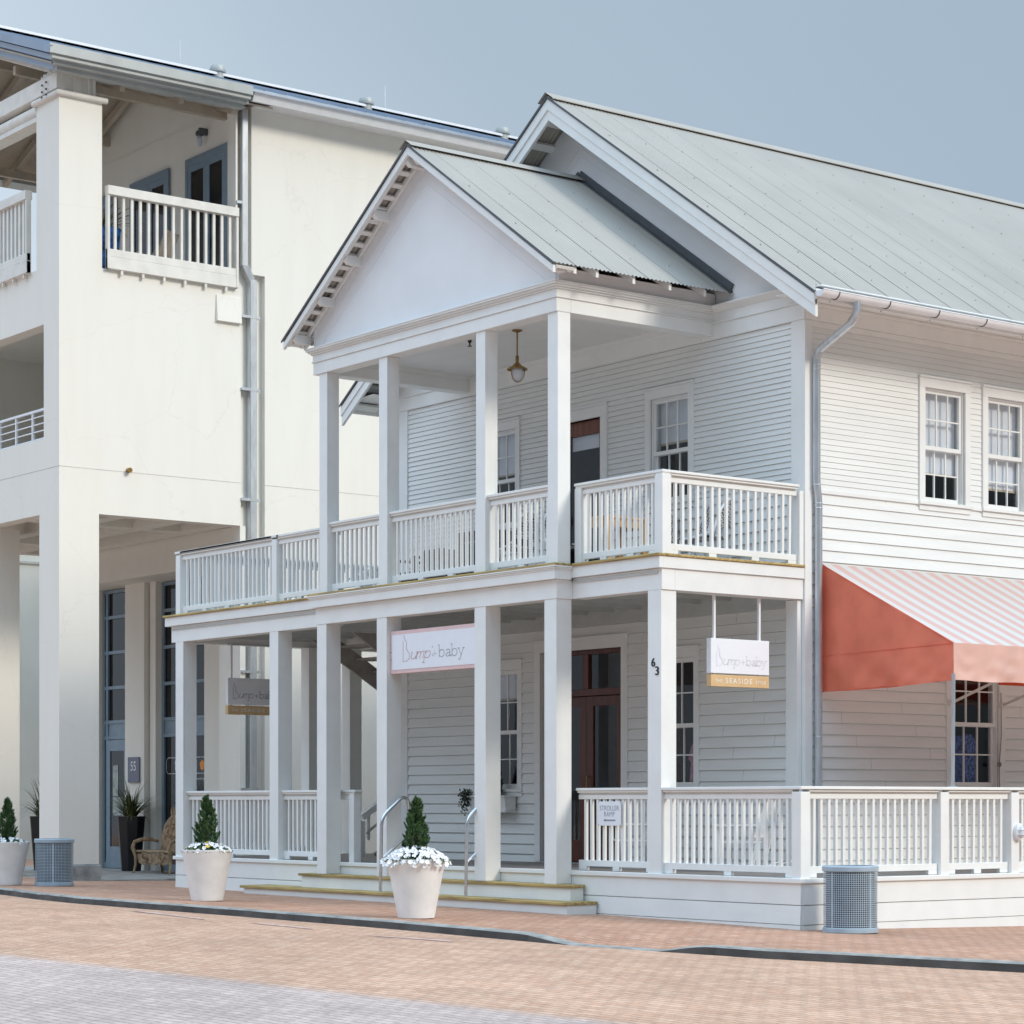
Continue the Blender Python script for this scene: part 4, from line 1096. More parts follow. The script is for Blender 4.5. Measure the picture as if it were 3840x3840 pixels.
# dryer hood, camera
m = MB(); m.prism([(XB-.01,2.87,10.34),(XB+.07,2.87,10.34),(XB+.02,2.87,10.83),(XB-.01,2.87,10.83)], (0,.52,0)); m.build('vent_hood', STUCCO, SB, bevel=.005)
m = MB(); m.tube([(XB,1.06,7.43),(XB+.10,1.05,7.425)], .045, 10); m.build('pipe_stub', BRASS, SB, smooth=True)
# balcony railings
def balcony(axis, c, a, b, name='balcony_railing'):
    def bx(mm, u0, u1, w, z0, z1):
        if axis == 'y': mm.box(c-w/2,c+w/2,u0,u1,z0,z1)
        else: mm.box(u0,u1,c-w/2,c+w/2,z0,z1)
    mm = MB(); bx(mm,a,b,.14,12.30,12.463); bx(mm,a,b,.07,11.20,11.34); bx(mm,a,b,.08,10.985,11.199)
    for e in (a,b-.05): bx(mm,e,e+.05,.10,10.985,12.30)
    o = mm.build(name, CREAMW, SB, bevel=.006)
    n = int((b-a)/.16)
    mm = MB()
    for i in range(1,n): u = a+(b-a)*i/n; bx(mm,u-.024,u+.024,.045,11.34,12.30)
    mm.build('balusters', CREAMW, o)
    mm = MB(); k = int((b-a)/.43)
    for i in range(k):
        u = a+.3+i*.43; bx(mm,u-.022,u+.022,.05,10.905,10.985)
    mm.each('bracket', CREAMW, o)
balcony('y', XB+.05, .60, 3.30); balcony('x', YF-.05, -24.5, -19.3)
m = MB()
for z in (7.98,8.12,8.25,8.38): m.tube([(-21.6,YF+.06,z),(-18.8,YF+.06,z)], .012, 6)
m.box(-21.6,-18.8,YF+.035,YF+.085,8.47,8.51)
for x in (-19.35,-20.02,-20.7,-21.4): m.box(x-.02,x+.02,YF+.04,YF+.08,7.95,8.48)
m.build('metal_railing', WHITEMETAL, SB)
# loggia doors and shop fronts
def french(x0, x1, y, z0, z1):
    mm = MB(); mm.box(x0,x0+.09,y-.05,y,z0,z1); mm.box(x1-.09,x1,y-.05,y,z0,z1); mm.box(x0+.09,x1-.09,y-.049,y,z1-.14,z1)
    xm = (x0+x1)/2
    for a,b in ((x0+.09,xm),(xm+.003,x1-.09)):
        mm.box(a,a+.11,y-.04,y-.005,z0,z1-.14); mm.box(b-.11,b,y-.04,y-.005,z0,z1-.14); mm.box(a+.11,b-.11,y-.039,y-.006,z1-.27,z1-.14); mm.box(a+.11,b-.11,y-.039,y-.006,z0,z0+.22)
    o = mm.build('door', BLUEFRAME, SB, bevel=.003)
    g = MB(); g.box(x0+.15,x1-.15,y-.022,y-.018,z0+.2,z1-.2); g.build('pane', mat('black_pane', (.012,.014,.018), .06, spec=.6), o)
    g = MB(); g.tube([(xm+.06,y-.05,z0+.95),(xm+.06,y-.08,z0+.98),(xm+.06,y-.08,z0+1.15)], .014, 6); g.build('handle', DARKCAP, o)
french(-20.17,-18.60,3.385,10.99,13.80); french(-22.40,-20.83,3.385,10.99,13.80); french(-24.6,-23.0,3.385,10.99,13.80)
french(-20.9,-19.30,3.385,7.46,9.75)
WL = thing('cage_wall_light', 'small caged wall light above the upper balcony doors', 'wall light', (-19.5,3.36,14.12))
m = MB(); m.lathe([(.06,14.2),(.075,14.16),(.075,14.12),(.05,14.10)], -19.5, 3.27, 12); m.box(-19.46,-19.40,3.22,3.40,14.12,14.24); m.build('body', DARKCAP, WL, smooth=True)
m = MB(); m.lathe([(.05,14.10),(.055,14.0),(.04,13.92),(0,13.90)], -19.5, 3.27, 12); m.build('globe', FROST, WL, smooth='full')
BLK = mat('shop_glass', (.006,.008,.010), .04, spec=.5)
def shopfront(x0, x1, y, verts, door=None):
    mm = MB()
    for z in (2.83,3.16,3.88,4.62,5.36,5.90): mm.box(x0,x1,y-.04,y,z-.035,z+.035)
    for x in verts: mm.box(x-.04,x+.04,y-.045,y,.09,5.93)
    mm.box(x0,x1,y-.02,y+.02,2.86,3.13); mm.box(x0,x1,y-.04,y,.09,.22)
    o = mm.build('shop_front', BLUEFRAME, SB, bevel=.003)
    g = MB(); g.box(x0,x1,y+.0,y+.01,.1,2.83); g.box(x0,x1,y+.0,y+.01,3.13,5.93); g.build('pane', BLK, o)
    return o
sf = shopfront(-25.3,-23.85,4.30,(-25.25,-25.10,-24.08,-23.88))
m = MB(); a, b = -25.06, -24.12
m.box(a,a+.16,4.22,4.26,.1,2.78); m.box(b-.16,b,4.22,4.26,.1,2.78); m.box(a+.16,b-.16,4.221,4.259,2.55,2.78); m.box(a+.16,b-.16,4.221,4.259,.1,.55); m.build('door', BLUEFRAME, sf, bevel=.003)
m = MB(); m.box(a+.16,b-.16,4.24,4.246,.55,2.55); m.build('pane', BLK, sf)
m = MB(); m.box(a+.27,a+.50,4.232,4.236,1.6,2.25); m.box(a+.27,b-.2,4.232,4.236,1.2,1.58); m.build('poster', mat('pale_poster', (.38,.42,.38), .6, var=.2), sf)
sf2 = shopfront(-22.75,-20.62,4.30,(-22.7,-20.83,-20.66))
m = MB()
fn = lambda u,v: (-21.55+u,4.255,1.9+v)
n = 40
rr = [( (.78-.14+.14*math.cos(t))*(1) if 0 else 0,0) for t in (0,)]
pts = []
for cx_, cz_, a0 in ((.76,.24,-90),(.76,.38,0),(-.9,.38,90),(-.9,.24,180)):
    for i in range(7): t = R(a0+i*15); pts.append((cx_+.09*math.cos(t), cz_+.09*math.sin(t)))
pts.append(pts[0]); stroke(m, pts, fn, .012)
for ch, u in (('f',-.62),('u',-.30),('s',.0),('i',.22),('n',.66)): put(m, font_mb(ch, .17 if ch != 'f' else .24, .085 if ch != 'i' else .02), fn, u, .22)
put(m, font_mb('Glass  Fine Jewelry', .075, .95), fn, .05, .0)
m.build('lettering', LETTERF, sf2)
m = MB(); m.poly([fn(.44+.085*math.cos(t)*(1+.12*math.sin(5*t)),.31+.10*math.sin(t)) for t in [i*math.pi/12 for i in range(24)]]); m.build('emblem', ORANGE, sf2)
PQ = thing('number_plaque', 'slate grey plaque with white number 55 on the arcade wall', 'sign', (-23.45,4.0,1.9))
m = MB(); m.box(-23.68,-23.20,3.985,4.015,1.88,2.40); pq = m.build('plate', SIDE_SIGN, PQ, bevel=.004)
m = MB(); fn = lambda u,v: (-23.44+u,3.983,1.88+v); put(m, font_mb('55', .19, .22), fn, 0, .24); put(m, font_mb('CENTRAL SQ', .03, .28), fn, 0, .16) if 0 else None
m.build('lettering', LETTERW, pq)
m = MB()
for x in (-23.65,-23.23):
    for z in (1.91,2.37): m.lathe([(.012,-.004),(0,.004)], 0, 0, 8); m.v[-16:] = [(x+p[0],3.984,z+p[1]) for p in m.v[-16:]]
m.each('bolt', DARKCAP, PQ)
# far block seen through the arcade
FB = thing('far_building', 'pale plain building standing behind the arcade at the far left', 'building', (-38,14,0))
m = MB(); m.box(-46,-36,2,60,-.3,13); m.build('wall', mat('pale_wall', (.62,.63,.58), .8, var=.05, scale=.6), FB)
m = MB()
for i in range(5): m.box(-36.02,-35.95,2,60,7.6+i*.42,7.66+i*.42)
m.each('board_line', mat('line_grey', (.45,.46,.44), .8), FB)
m = MB(); m.box(-35.99,-35.9,13.0,13.25,3.9,4.2); m.tube([(-35.92,13.2,4.05),(-35.92,15,4.05)], .015, 6); m.build('outlet_box', DARKCAP, FB)

# ---------------- litter bins
def bin_parts(root):
    Rr, H = .305, .70; nc, nr = 76, 26; hz_, r0 = (H-.11)/nr, .05
    m = MB()
    for i in range(nr):
        for j in range(nc):
            z = .055+hz_*(i+.5); th = 2*math.pi*(j+.5)/nc; da = math.pi/nc; dz = hz_/2
            if j % 19 in (0,):
                f = lambda a,b: (Rr*math.cos(th+a), Rr*math.sin(th+a), z+b)
                m.quad(f(-da,-dz),f(da,-dz),f(da,dz),f(-da,dz)); continue
            ks = [(-1,-1),(0,-1),(1,-1),(1,0),(1,1),(0,1),(-1,1),(-1,0)]
            out = [(Rr*math.cos(th+a*da), Rr*math.sin(th+a*da), z+b*dz) for a,b in ks]
            inn = []
            for a,b in ks:
                l = math.hypot(a,b); inn.append((Rr*math.cos(th+a/l*da*.80), Rr*math.sin(th+a/l*da*.80), z+b/l*dz*.80))
            m.add(out+inn, [(q,(q+1)%8,8+(q+1)%8,8+q) for q in range(8)])
    m.build('perforated_shell', BIN, root, local=True)
    m = MB(); m.lathe([(.31,.0),(.318,.005),(.318,.05),(.305,.056)], 0, 0, 48, cap=False); m.build('base_ring', BIN, root, local=True, smooth=True)
    m = MB(); m.lathe([(.305,H-.05),(.32,H-.045),(.322,H),(.31,H+.012),(.285,H+.012),(.28,H-.03)], 0, 0, 48, cap=False); m.build('rim', BIN, root, local=True, smooth=True)
    m = MB(); m.lathe([(.27,.02),(.275,H-.03)], 0, 0, 32, cap=False); m.lathe([(.27,.5),(.0,.5)], 0, 0, 32, cap=False); m.build('liner', BLACK, root, local=True)
BN = thing('litter_bin', 'blue grey perforated litter bin standing at the right corner of the porch', 'litter bin', (.585,.21,hz(.6,.2)), 0, 'perforated litter bins')
bin_parts(BN); BN.scale = (1.0,1.0,1.07)
b2 = copy_tree(BN); b2.location = (-15.27,-1.85,hz(-15.3,-1.9)); b2['label'] = 'blue grey perforated litter bin standing beside the stucco corner pier'; b2.rotation_euler.z = 1.0
# ---------------- planters with conifers and petunias
def pot(loc, lab):
    t = thing('planter', lab, 'planter', loc, 0, 'white conical planters')
    m = MB(); m.lathe([(.205,.0),(.217,.006),(.345,.675),(.352,.69),(.350,.70),(.335,.70),(.325,.66)], 0, 0, 56); m.build('pot', POT, t, local=True, smooth=True)
    m = MB(); m.lathe([(.328,.655),(.2,.67),(.0,.675)], 0, 0, 24); m.build('soil', SOIL, t, local=True)
    return t
def conifer(loc, h, w, lab, seed, base=.12, lean=0):
    r = random.Random(seed); t = thing('conifer', lab, 'conifer', loc, 0, 'dwarf conifers in the planters')
    m = MB(); m.tube([(0,0,0),(.01,0,h*.4),(lean*.5,0,h*.85)], [.016,.012,.004], 7)
    for i in range(10): a = r.uniform(0,6.28); z = r.uniform(.05,h*.4); m.tube([(0,0,z),(.6*w/2*math.cos(a),.6*w/2*math.sin(a),z+.10)], .004, 4)
    m.build('trunk', TRUNK, t, local=True)
    m = MB(); ns = 300
    for i in range(ns):
        f = (i+r.random())/ns; f = f**1.15
        z0 = h*(base+ (1-base)*f*.93)
        env = w/2*(min(1,(f+.18)/.38))*(1-f)**.62*1.12 + .012
        rr = env*math.sqrt(r.random())*(1.0 if r.random() < .9 else 1.18); a = r.uniform(0,6.283)
        bx, by = rr*math.cos(a)+lean*f, rr*math.sin(a)
        dirv = Vector((math.cos(a)*rr/env*.55+r.uniform(-.15,.15), math.sin(a)*rr/env*.55+r.uniform(-.15,.15), 1)).normalized()
        L = r.uniform(.06,.115)*(1.1-.4*f)
        p0 = Vector((bx,by,z0)) - dirv*L*.4
        for k in range(38):
            s = r.random(); c = p0+dirv*L*s
            ww = .026*(1-s*.75)
            d2 = (dirv*1.0+Vector((r.uniform(-1,1),r.uniform(-1,1),r.uniform(-.3,.5)))*.75).normalized()
            c = c+Vector((r.uniform(-1,1),r.uniform(-1,1),0))*ww*.6
            sd = d2.cross(Vector((r.uniform(-1,1),r.uniform(-1,1),r.uniform(-1,1)))).normalized()*r.uniform(.005,.009)
            e = c+d2*r.uniform(.022,.042)
            m.add([c-sd,c+sd,e], [(0,1,2)])
    m.build('crown', CONIF, t, local=True)
    return t
def petunias(loc, n, rad, lab, seed, hgt=.10, yellow=False, over=.06):
    r = random.Random(seed); t = thing('petunias', lab, 'flowers', loc, 0, 'petunias in the planters')
    m = MB()
    for i in range(950):
        a = r.uniform(0,6.283); q = rad*math.sqrt(r.random())*1.03; z = hgt*(1-(q/rad)**2)*.9*r.uniform(.3,1)+r.uniform(-.01,.01) - (over*.5*max(0,q/rad-.9)*10 if r.random()<.25 else 0)
        c = Vector((q*math.cos(a),q*math.sin(a),z)); d = Vector((r.uniform(-1,1),r.uniform(-1,1),r.uniform(-.1,.9))).normalized()*r.uniform(.018,.032); s = d.cross(Vector((r.uniform(-1,1),r.uniform(-1,1),1))).normalized()*.010
        m.add([c,c+d*.5+s,c+d,c+d*.5-s], [(0,1,2,3)])
    m.build('foliage', LEAF, t, local=True, kind='stuff')
    m = MB(); y = MB(); e = MB()
    for i in range(n):
        a = r.uniform(0,6.283); q = rad*(r.random()**.55)*1.08
        z = hgt*(1-(min(q,rad)/rad)**2)+.018 - (r.uniform(0,over) if q > rad*.97 else 0)
        c = Vector((q*math.cos(a),q*math.sin(a),z)); nrm = Vector((math.cos(a)*q/rad*.9+r.uniform(-.4,.4), math.sin(a)*q/rad*.9+r.uniform(-.4,.4), .75)).normalized()
        nrm = (nrm+Vector((.35,-.35,0))*r.random()).normalized()
        u = nrm.cross(Vector((0,0,1))); u = u.normalized() if u.length > .01 else Vector((1,0,0)); v = nrm.cross(u); R0 = r.uniform(.024,.034)
        tgt = y if (yellow and r.random() < .12) else m
        ph = r.uniform(0,6.28); rim = []
        for k in range(20):
            th = ph+k*math.pi/10; rr = R0*(1-.17*abs(math.cos(2.5*(th-ph)))**3 ); rim.append(c+u*rr*math.cos(th)+v*rr*math.sin(th)+nrm*(.004*math.sin(k*1.3)))
        tgt.add([c-nrm*.012]+rim, [(0,1+k,1+(k+1)%20) for k in range(20)])
        e.add([c-nrm*.006+u*.004*math.cos(k*1.257)+v*.004*math.sin(k*1.257) for k in range(5)], [(0,1,2,3,4)])
    m.build('blooms', PETAL, t, local=True, smooth=False, kind='stuff'); e.build('flower_eyes', YEL, t, local=True, kind='stuff')
    if yellow: y.build('yellow_blooms', YEL, t, local=True, kind='stuff')
    return t
pots = [((-3.30,-3.10),'white conical planter in front of the porch steps, brimming with white petunias'),
        ((-8.62,-2.86),'white conical planter at the left end of the porch railing, petunias half open'),
        ((-15.78,-2.42),'white conical planter cut by the left edge of the picture beside a litter bin')]
for i, ((x,y),lab) in enumerate(pots):
    z = hz(x,y); pot((x,y,z),lab)
    conifer((x-.02,y,z+.66), (.78,.80,.76)[i], (.29,.31,.28)[i], ('slender bright green conifer above the petunias in front of the steps','broad dark green conifer in the planter before the left porch railing','narrow conifer at the left edge of the picture')[i], 5+i, (.10,.06,.05)[i], (.03,.02,-.01)[i])
    petunias((x,y,z+.675), (330,90,60)[i], (.385,.34,.335)[i], ('dense white petunias spilling over the planter before the steps','white petunias with gaps of leaves below the dark conifer','white petunias in the planter at the left picture edge')[i], 21+i, (.16,.12,.08)[i], i == 1, (.07,.02,.02)[i])
# ---------------- black pots with strap leaved plants
def blackpot(loc, lab):
    t = thing('tall_pot', lab, 'pot', loc, 0, 'tall black pots under the arcade')
    m = MB(); m.lathe([(.20,.0),(.205,.01),(.29,1.06),(.30,1.10),(.28,1.11),(.27,1.05)], 0, 0, 8); m.build('body', BLACKPOT, t, local=True, bevel=.01)
    m = MB(); m.lathe([(.275,1.06),(0,1.07)], 0, 0, 12); m.build('soil', SOIL, t, local=True); return t
def strap(loc, lab, n, L, seed, m_=None, wd=.014):
    r = random.Random(seed); t = thing('strap_plant', lab, 'plant', loc, 0, 'strap leaved plants')
    m = MB()
    for i in range(n):
        a = r.uniform(0,6.283); l = L*r.uniform(.55,1.15); el = R(r.uniform(35,88)); p = Vector((.12*math.cos(a)*r.random(),.12*math.sin(a)*r.random(),0)); d = Vector((math.cos(a)*math.cos(el),math.sin(a)*math.cos(el),math.sin(el)))
        sd = Vector((-math.sin(a),math.cos(a),0)); k = 7; prev = None; droop = r.uniform(.5,1.9)
        for j in range(k+1):
            s = j/k; w = wd*(1-s**2)*r.uniform(.9,1.1)+.001
            a_, b_ = p-sd*w, p+sd*w
            if prev: m.quad(prev[0],prev[1],b_,a_)
            prev = (a_,b_); p = p+d*l/k; d = (d+Vector((0,0,-.16*droop))+Vector((math.cos(a),math.sin(a),0))*.03).normalized()
    m.build('leaves', m_ or GRASS, t, local=True)
    return t
blackpot((-22.85,3.62,.088),'tall black pot with arching strap leaves beside the bench under the arcade'); strap((-22.85,3.62,1.15),'arching strap leaved plant in the black pot beside the bench',150,.80,3)
blackpot((-24.3,2.4,.088),'tall black pot half hidden behind the left face of the corner pier'); strap((-24.3,2.4,1.15),'strap leaved plant half hidden behind the left face of the corner pier',110,.8,4)
# ---------------- carved bench
BE = thing('carved_bench', 'weathered brown carved bench with an arched back under the arcade', 'bench', (-21.0,3.35,.088))
m = MB(); m.box(-.72,.72,-.26,.24,.40,.45); m.build('seat', BENCH, BE, local=True, bevel=.015)
m = MB(); pts = []
for i in range(25): t = math.pi*i/24; pts.append((-.60*math.cos(t), .25+.0, .42+.72*math.sin(t)**.8))
m.prism(pts, (0,.045,0))
for k in range(16):
    a = rnd.uniform(.3,2.8); x = rnd.uniform(-.35,.35); z = rnd.uniform(.5,.95); m.tube([(x,.248,z),(x+.06*math.cos(a*3),.243,z+.08),(x+.12*math.cos(a),.243,z+.12),(x+.05,.248,z+.17)], .010, 5)
m.build('back', BENCH, BE, local=True, bevel=.008)
m = MB()
for q in range(7): x = -.18+q*.06; m.tube([(x,.27,1.12-abs(q-3)*.01),(x+rnd.uniform(-.03,.03),.27,1.22),(x+rnd.uniform(-.05,.05),.27,1.30)], [.022,.018,.006], 6)
m.build('crest', BENCH, BE, local=True)
for sx in (-1,1):
    m = MB(); x = sx*.70
    m.tube([(x,.25,.62),(x,.1,.66),(x,-.12,.655),(x+sx*.03,-.26,.61),(x+sx*.05,-.31,.52)], [.03,.035,.038,.035,.02], 8); m.build('arm', BENCH, BE, local=True, smooth=True)
    m = MB(); m.tube([(x+sx*.02,-.26,.62),(x+sx*.03,-.30,.50),(x-sx*.02,-.26,.34),(x,-.25,.16),(x+sx*.015,-.28,.02),(x+sx*.02,-.31,.005)], [.03,.04,.036,.026,.024,.03], 8); m.build('leg', BENCH, BE, local=True, smooth=True)
    m = MB(); m.tube([(x*.85,.24,.42),(x*.85,.26,.2),(x*.88,.30,.0)], [.03,.028,.026], 8); m.build('leg', BENCH, BE, local=True, smooth=True)
m = MB()
for sx in (-1,1):
    sp = [(sx*(.32+.13*math.cos(t)*(1-t/14)),-.25,.30+.10*math.sin(t)*(1-t/14)) for t in [i*.5 for i in range(22)]]; m.tube(sp, .018, 6)
m.prism([(-.68,-.24,.38),(-.6,-.24,.20),(-.4,-.24,.16),(-.2,-.24,.22),(0,-.24,.15),(.2,-.24,.22),(.4,-.24,.16),(.6,-.24,.20),(.68,-.24,.38)], (0,.03,0)); m.build('apron', BENCH, BE, local=True)
# ---------------- furniture on the balcony and porch
def bistro(loc, rz, lab, first=None):
    if first: c = copy_tree(first); c.location = loc; c.rotation_euler.z = rz; c['label'] = lab; return c
    t = thing('bistro_chair', lab, 'chair', loc, rz, 'woven bistro chairs on the balcony')
    m = MB(); m.box(-.21,.21,-.20,.20,.43,.465); m.build('seat', WICKER, t, local=True, bevel=.02)
    m = MB(); pts = []
    for i in range(17): th = math.pi*i/16; pts.append((-.185*math.cos(th), .20+.10*math.sin(th)+.03, .56+.36*math.sin(th)))
    m.prism(pts, (0,.02,0)); m.build('backrest', WICKER, t, local=True)
    m = MB(); pp = []
    for i in range(21): th = math.pi*i/20; pp.append((-.205*math.cos(th), .21+.12*math.sin(th), .52+.42*math.sin(th)))
    m.tube([(-.20,-.17,.44)]+[(-.205,.1,.48)]+pp+[(.205,.1,.48),(.20,-.17,.44)], .016, 6); m.build('back_frame', WHITEMETAL, t, local=True, smooth=True)
    for x in (-.18,.18):
        for y, y2 in ((-.17,-.21),(.17,.24)):
            m = MB(); m.tube([(x,y,.44),(x*1.06,(y+y2)/2,.2),(x*1.12,y2,0)], .014, 6); m.build('leg', WHITEMETAL, t, local=True, smooth=True)
    return t
zc = 4.537
c0 = bistro((-3.72,1.95,zc), R(-75), 'black and white woven chair alone at the right end of the balcony')
bistro((-4.15,1.95,zc), R(-20), 'woven bistro chair behind the honey wood table, nearest the balcony corner', c0)
bistro((-4.95,2.05,zc), R(10), 'woven bistro chair against the wall behind the honey wood table', c0)
bistro((-5.62,1.05,zc), R(95), 'woven bistro chair left of the honey wood table beside the brown door', c0)
bistro((-6.35,.75,zc), R(-95), 'woven bistro chair beside the dark table behind the portico railing', c0)
def table(loc, w, l, mt, lab, mt2=None):
    t = thing('balcony_table', lab, 'table', loc, 0, 'tables on the balcony')
    m = MB(); m.box(-w/2,w/2,-l/2,l/2,.705,.745); m.build('top', mt, t, local=True, bevel=.004)
    m = MB(); m.box(-w/2+.03,w/2-.03,-l/2+.02,-l/2+.045,.60,.704); m.box(-w/2+.03,w/2-.03,l/2-.045,l/2-.02,.60,.704); m.box(w/2-.045,w/2-.02,-l/2+.045,l/2-.045,.60,.704); m.build('apron', mt, t, local=True)
    for sx in (-1,1):
        for sy in (-1,1):
            m = MB(); x = sx*(w/2-.05); y = sy*(l/2-.05); m.box(x-.04,x+.04,y-.04,y+.04,0,.704); m.build('leg', mt, t, local=True, bevel=.003)
    return t
table((-4.74,1.15,zc), .62, .74, TABLEWOOD, 'square honey coloured wooden table on the balcony')
table((-7.05,.85,zc), .75, .75, DARKWOOD, 'dark wooden table on the balcony behind the portico railing')
def lounge(loc, lab, first=None):
    if first: c = copy_tree(first); c.location = loc; c['label'] = lab; return c
    t = thing('lounge_chair', lab, 'armchair', loc, 0, 'low wooden armchairs on the balcony')
    for x in (-.33,.33):
        for y in (-.3,.3): m = MB(); m.box(x-.03,x+.03,y-.03,y+.03,0,.60 if y < 0 else .72); m.build('leg', DARKWOOD, t, local=True)
        m = MB(); m.box(x-.045,x+.045,-.36,.34,.60,.635); m.build('arm', TABLEWOOD if 0 else DARKWOOD, t, local=True, bevel=.004)
    m = MB(); m.box(-.30,.30,-.32,.30,.28,.42); m.box(-.30,.30,.20,.34,.42,.80); m.build('cushion', DARKCLOTH, t, local=True, bevel=.03)
    return t
l0 = lounge((-8.7,1.4,zc), 'low dark wooden armchair on the balcony, right of two')
lounge((-9.75,1.5,zc), 'low dark wooden armchair on the balcony, left of two', l0)
def rocker(loc, rz, lab, first=None):
    if first: c = copy_tree(first); c.location = loc; c.rotation_euler.z = rz; c['label'] = lab; return c
    t = thing('rocking_chair', lab, 'rocking chair', loc, rz, 'white rocking chairs on the porch')
    m = MB()
    for i in range(6): m.box(-.27,.27,-.24+i*.085,-.165+i*.085,.42,.44)
    m.build('seat', WHITE, t, local=True)
    m = MB()
    for i in range(6): x = -.21+i*.084; m.bar((x,.27,.46),(x,.50,1.10),.05,.015,(0,1,.3))
    m.bar((-.29,.52,1.12),(.29,.52,1.12),.03,.10); m.bar((-.29,.29,.52),(.29,.29,.52),.03,.06); m.build('backrest', WHITE, t, local=True)
    for x in (-.29,.29):
        m = MB(); m.tube([(x,-.50,.10),(x,-.25,.03),(x,.1,.015),(x,.45,.06),(x,.70,.15)], .022, 6); m.build('rocker', WHITE, t, local=True)
        m = MB(); m.bar((x,-.22,.03),(x,-.24,.66),.045,.045,(1,0,0)); m.build('leg', WHITE, t, local=True)
        m = MB(); m.bar((x,.27,.03),(x,.54,1.15),.045,.045,(1,0,0)); m.build('leg', WHITE, t, local=True)
        m = MB(); m.box(x-.05,x+.05,-.30,.36,.66,.685); m.build('arm', WHITE, t, local=True)
    return t
r0 = rocker((-4.6,1.35,.585), R(-25), 'white rocking chair behind the porch railing, left of the numbered post')
r0.scale = (.88,.88,.88)
rocker((-2.65,1.5,.585), R(-60), 'white rocking chair behind the porch railing, right of the numbered post', r0)
# window box with plants
WB = thing('window_box', 'small white window box under the lower window left of the door', 'window box', (-8.98,2.3,1.32))
m = MB(); m.prism([(-9.45,2.43,1.345),(-9.45,2.24,1.345),(-9.45,2.21,1.55),(-9.45,2.43,1.55)], (.89,0,0)); m.box(-9.48,-8.53,2.18,2.44,1.55,1.575); m.box(-9.47,-8.54,2.21,2.44,1.32,1.345); m.build('box', WHITE, WB, bevel=.004)
IV = strap((-9.50,2.20,1.60), 'dark trailing ivy hanging from the left end of the window box', 1, .3, 8); 
for ch in list(IV.children): bpy.data.objects.remove(ch)
m = MB(); r = random.Random(4)
for i in range(340):
    a = r.random(); q = r.random()**.7; c = Vector((.10-.22*q*(1-.35*a)+r.gauss(0,.03),r.gauss(0,.04),.05-.36*a*q+r.gauss(0,.03))); d = Vector((r.uniform(-1,1),r.uniform(-1,.3),r.uniform(-1,.6))).normalized()*.035; s = d.cross(Vector((r.uniform(-1,1),1,r.uniform(-1,1)))).normalized()*.018
    m.add([c,c+d*.5+s,c+d,c+d*.5-s], [(0,1,2,3)])
m.build('foliage', mat('ivy', (.028,.05,.028), .5, var=.4, scale=15), IV, local=True); IV.name = 'trailing_ivy'; del IV['group']
cj = conifer((-8.93,2.30,1.56), .62, .24, 'small dark shrub growing in the window box', 31, .02); del cj['group']
# clothes in the shop windows
def garment(name, fn, u, z, w, h, mt, lab):
    m = MB(); pts = [(0-.06,h),(.06,h),(w*.32,h-.05),(w*.5,h-.22),(w*.36,h-.27),(w*.33,h-.2),(w*.42,0),(w*.2,-.02),(-w*.2,.01),(-w*.42,-.01),(-w*.33,h-.2),(-w*.36,h-.27),(-w*.5,h-.22),(-w*.32,h-.05)]
    P = [fn(u+a,z+b,-.24) for a,b in pts]; q = Vector(fn(0,0,-.30))-Vector(fn(0,0,-.24)); m.prism(P, q)
    o = m.build(name, mt, bevel=.01); tag(o, lab, 'clothes', 'clothes in the shop windows')
garment('shirt', fR, 5.42, 1.80, .34, .62, FABRICL, 'pale blue patterned shirt in the window under the awning')
garment('dress', fR, 5.66, 1.62, .36, .78, FABRICB, 'dark blue dress in the window under the awning')
garment('dress', fR, 5.90, 1.66, .34, .76, mat('blue_print', (.10,.14,.36), .85, var=.7, scale=22), 'blue and white printed dress, rightmost in the window under the awning')
garment('dress', fF, -4.82, 1.75, .34, .55, FABRICP, 'small pink dress in the lower window right of the door')
# pot and plant on the upper balcony of the stucco building
bp = thing('blue_pot', 'glazed blue pot behind the upper balcony railing', 'pot', (-19.35,1.15,10.985))
m = MB(); m.lathe([(.22,0),(.25,.05),(.33,.95),(.35,1.0),(.33,1.0),(.3,.92)], 0, 0, 24); m.build('body', BLUEPOT, bp, local=True, smooth=True)
strap((-19.35,1.15,11.93), 'upright pale edged leaves growing from the blue pot', 26, .9, 12, mat('snake_leaf', (.10,.14,.06), .5, var=.5, scale=8), .022)
bc = thing('balcony_chair', 'tan folding chair behind the upper balcony railing', 'chair', (-19.0,2.0,10.985), R(-60))
m = MB(); m.box(-.25,.25,-.22,.22,.42,.46); m.build('seat', BEADS, bc, local=True)
m = MB(); m.bar((0,.2,.5),(0,.42,.98),.46,.03,(0,1,-.4)); m.build('backrest', BEADS, bc, local=True)
for x in (-.23,.23): m = MB(); m.bar((x,-.25,0),(x,.25,.68),.03,.03); m.bar((x,.25,0),(x,-.2,.62),.03,.03); m.build('leg', BEADS, bc, local=True)

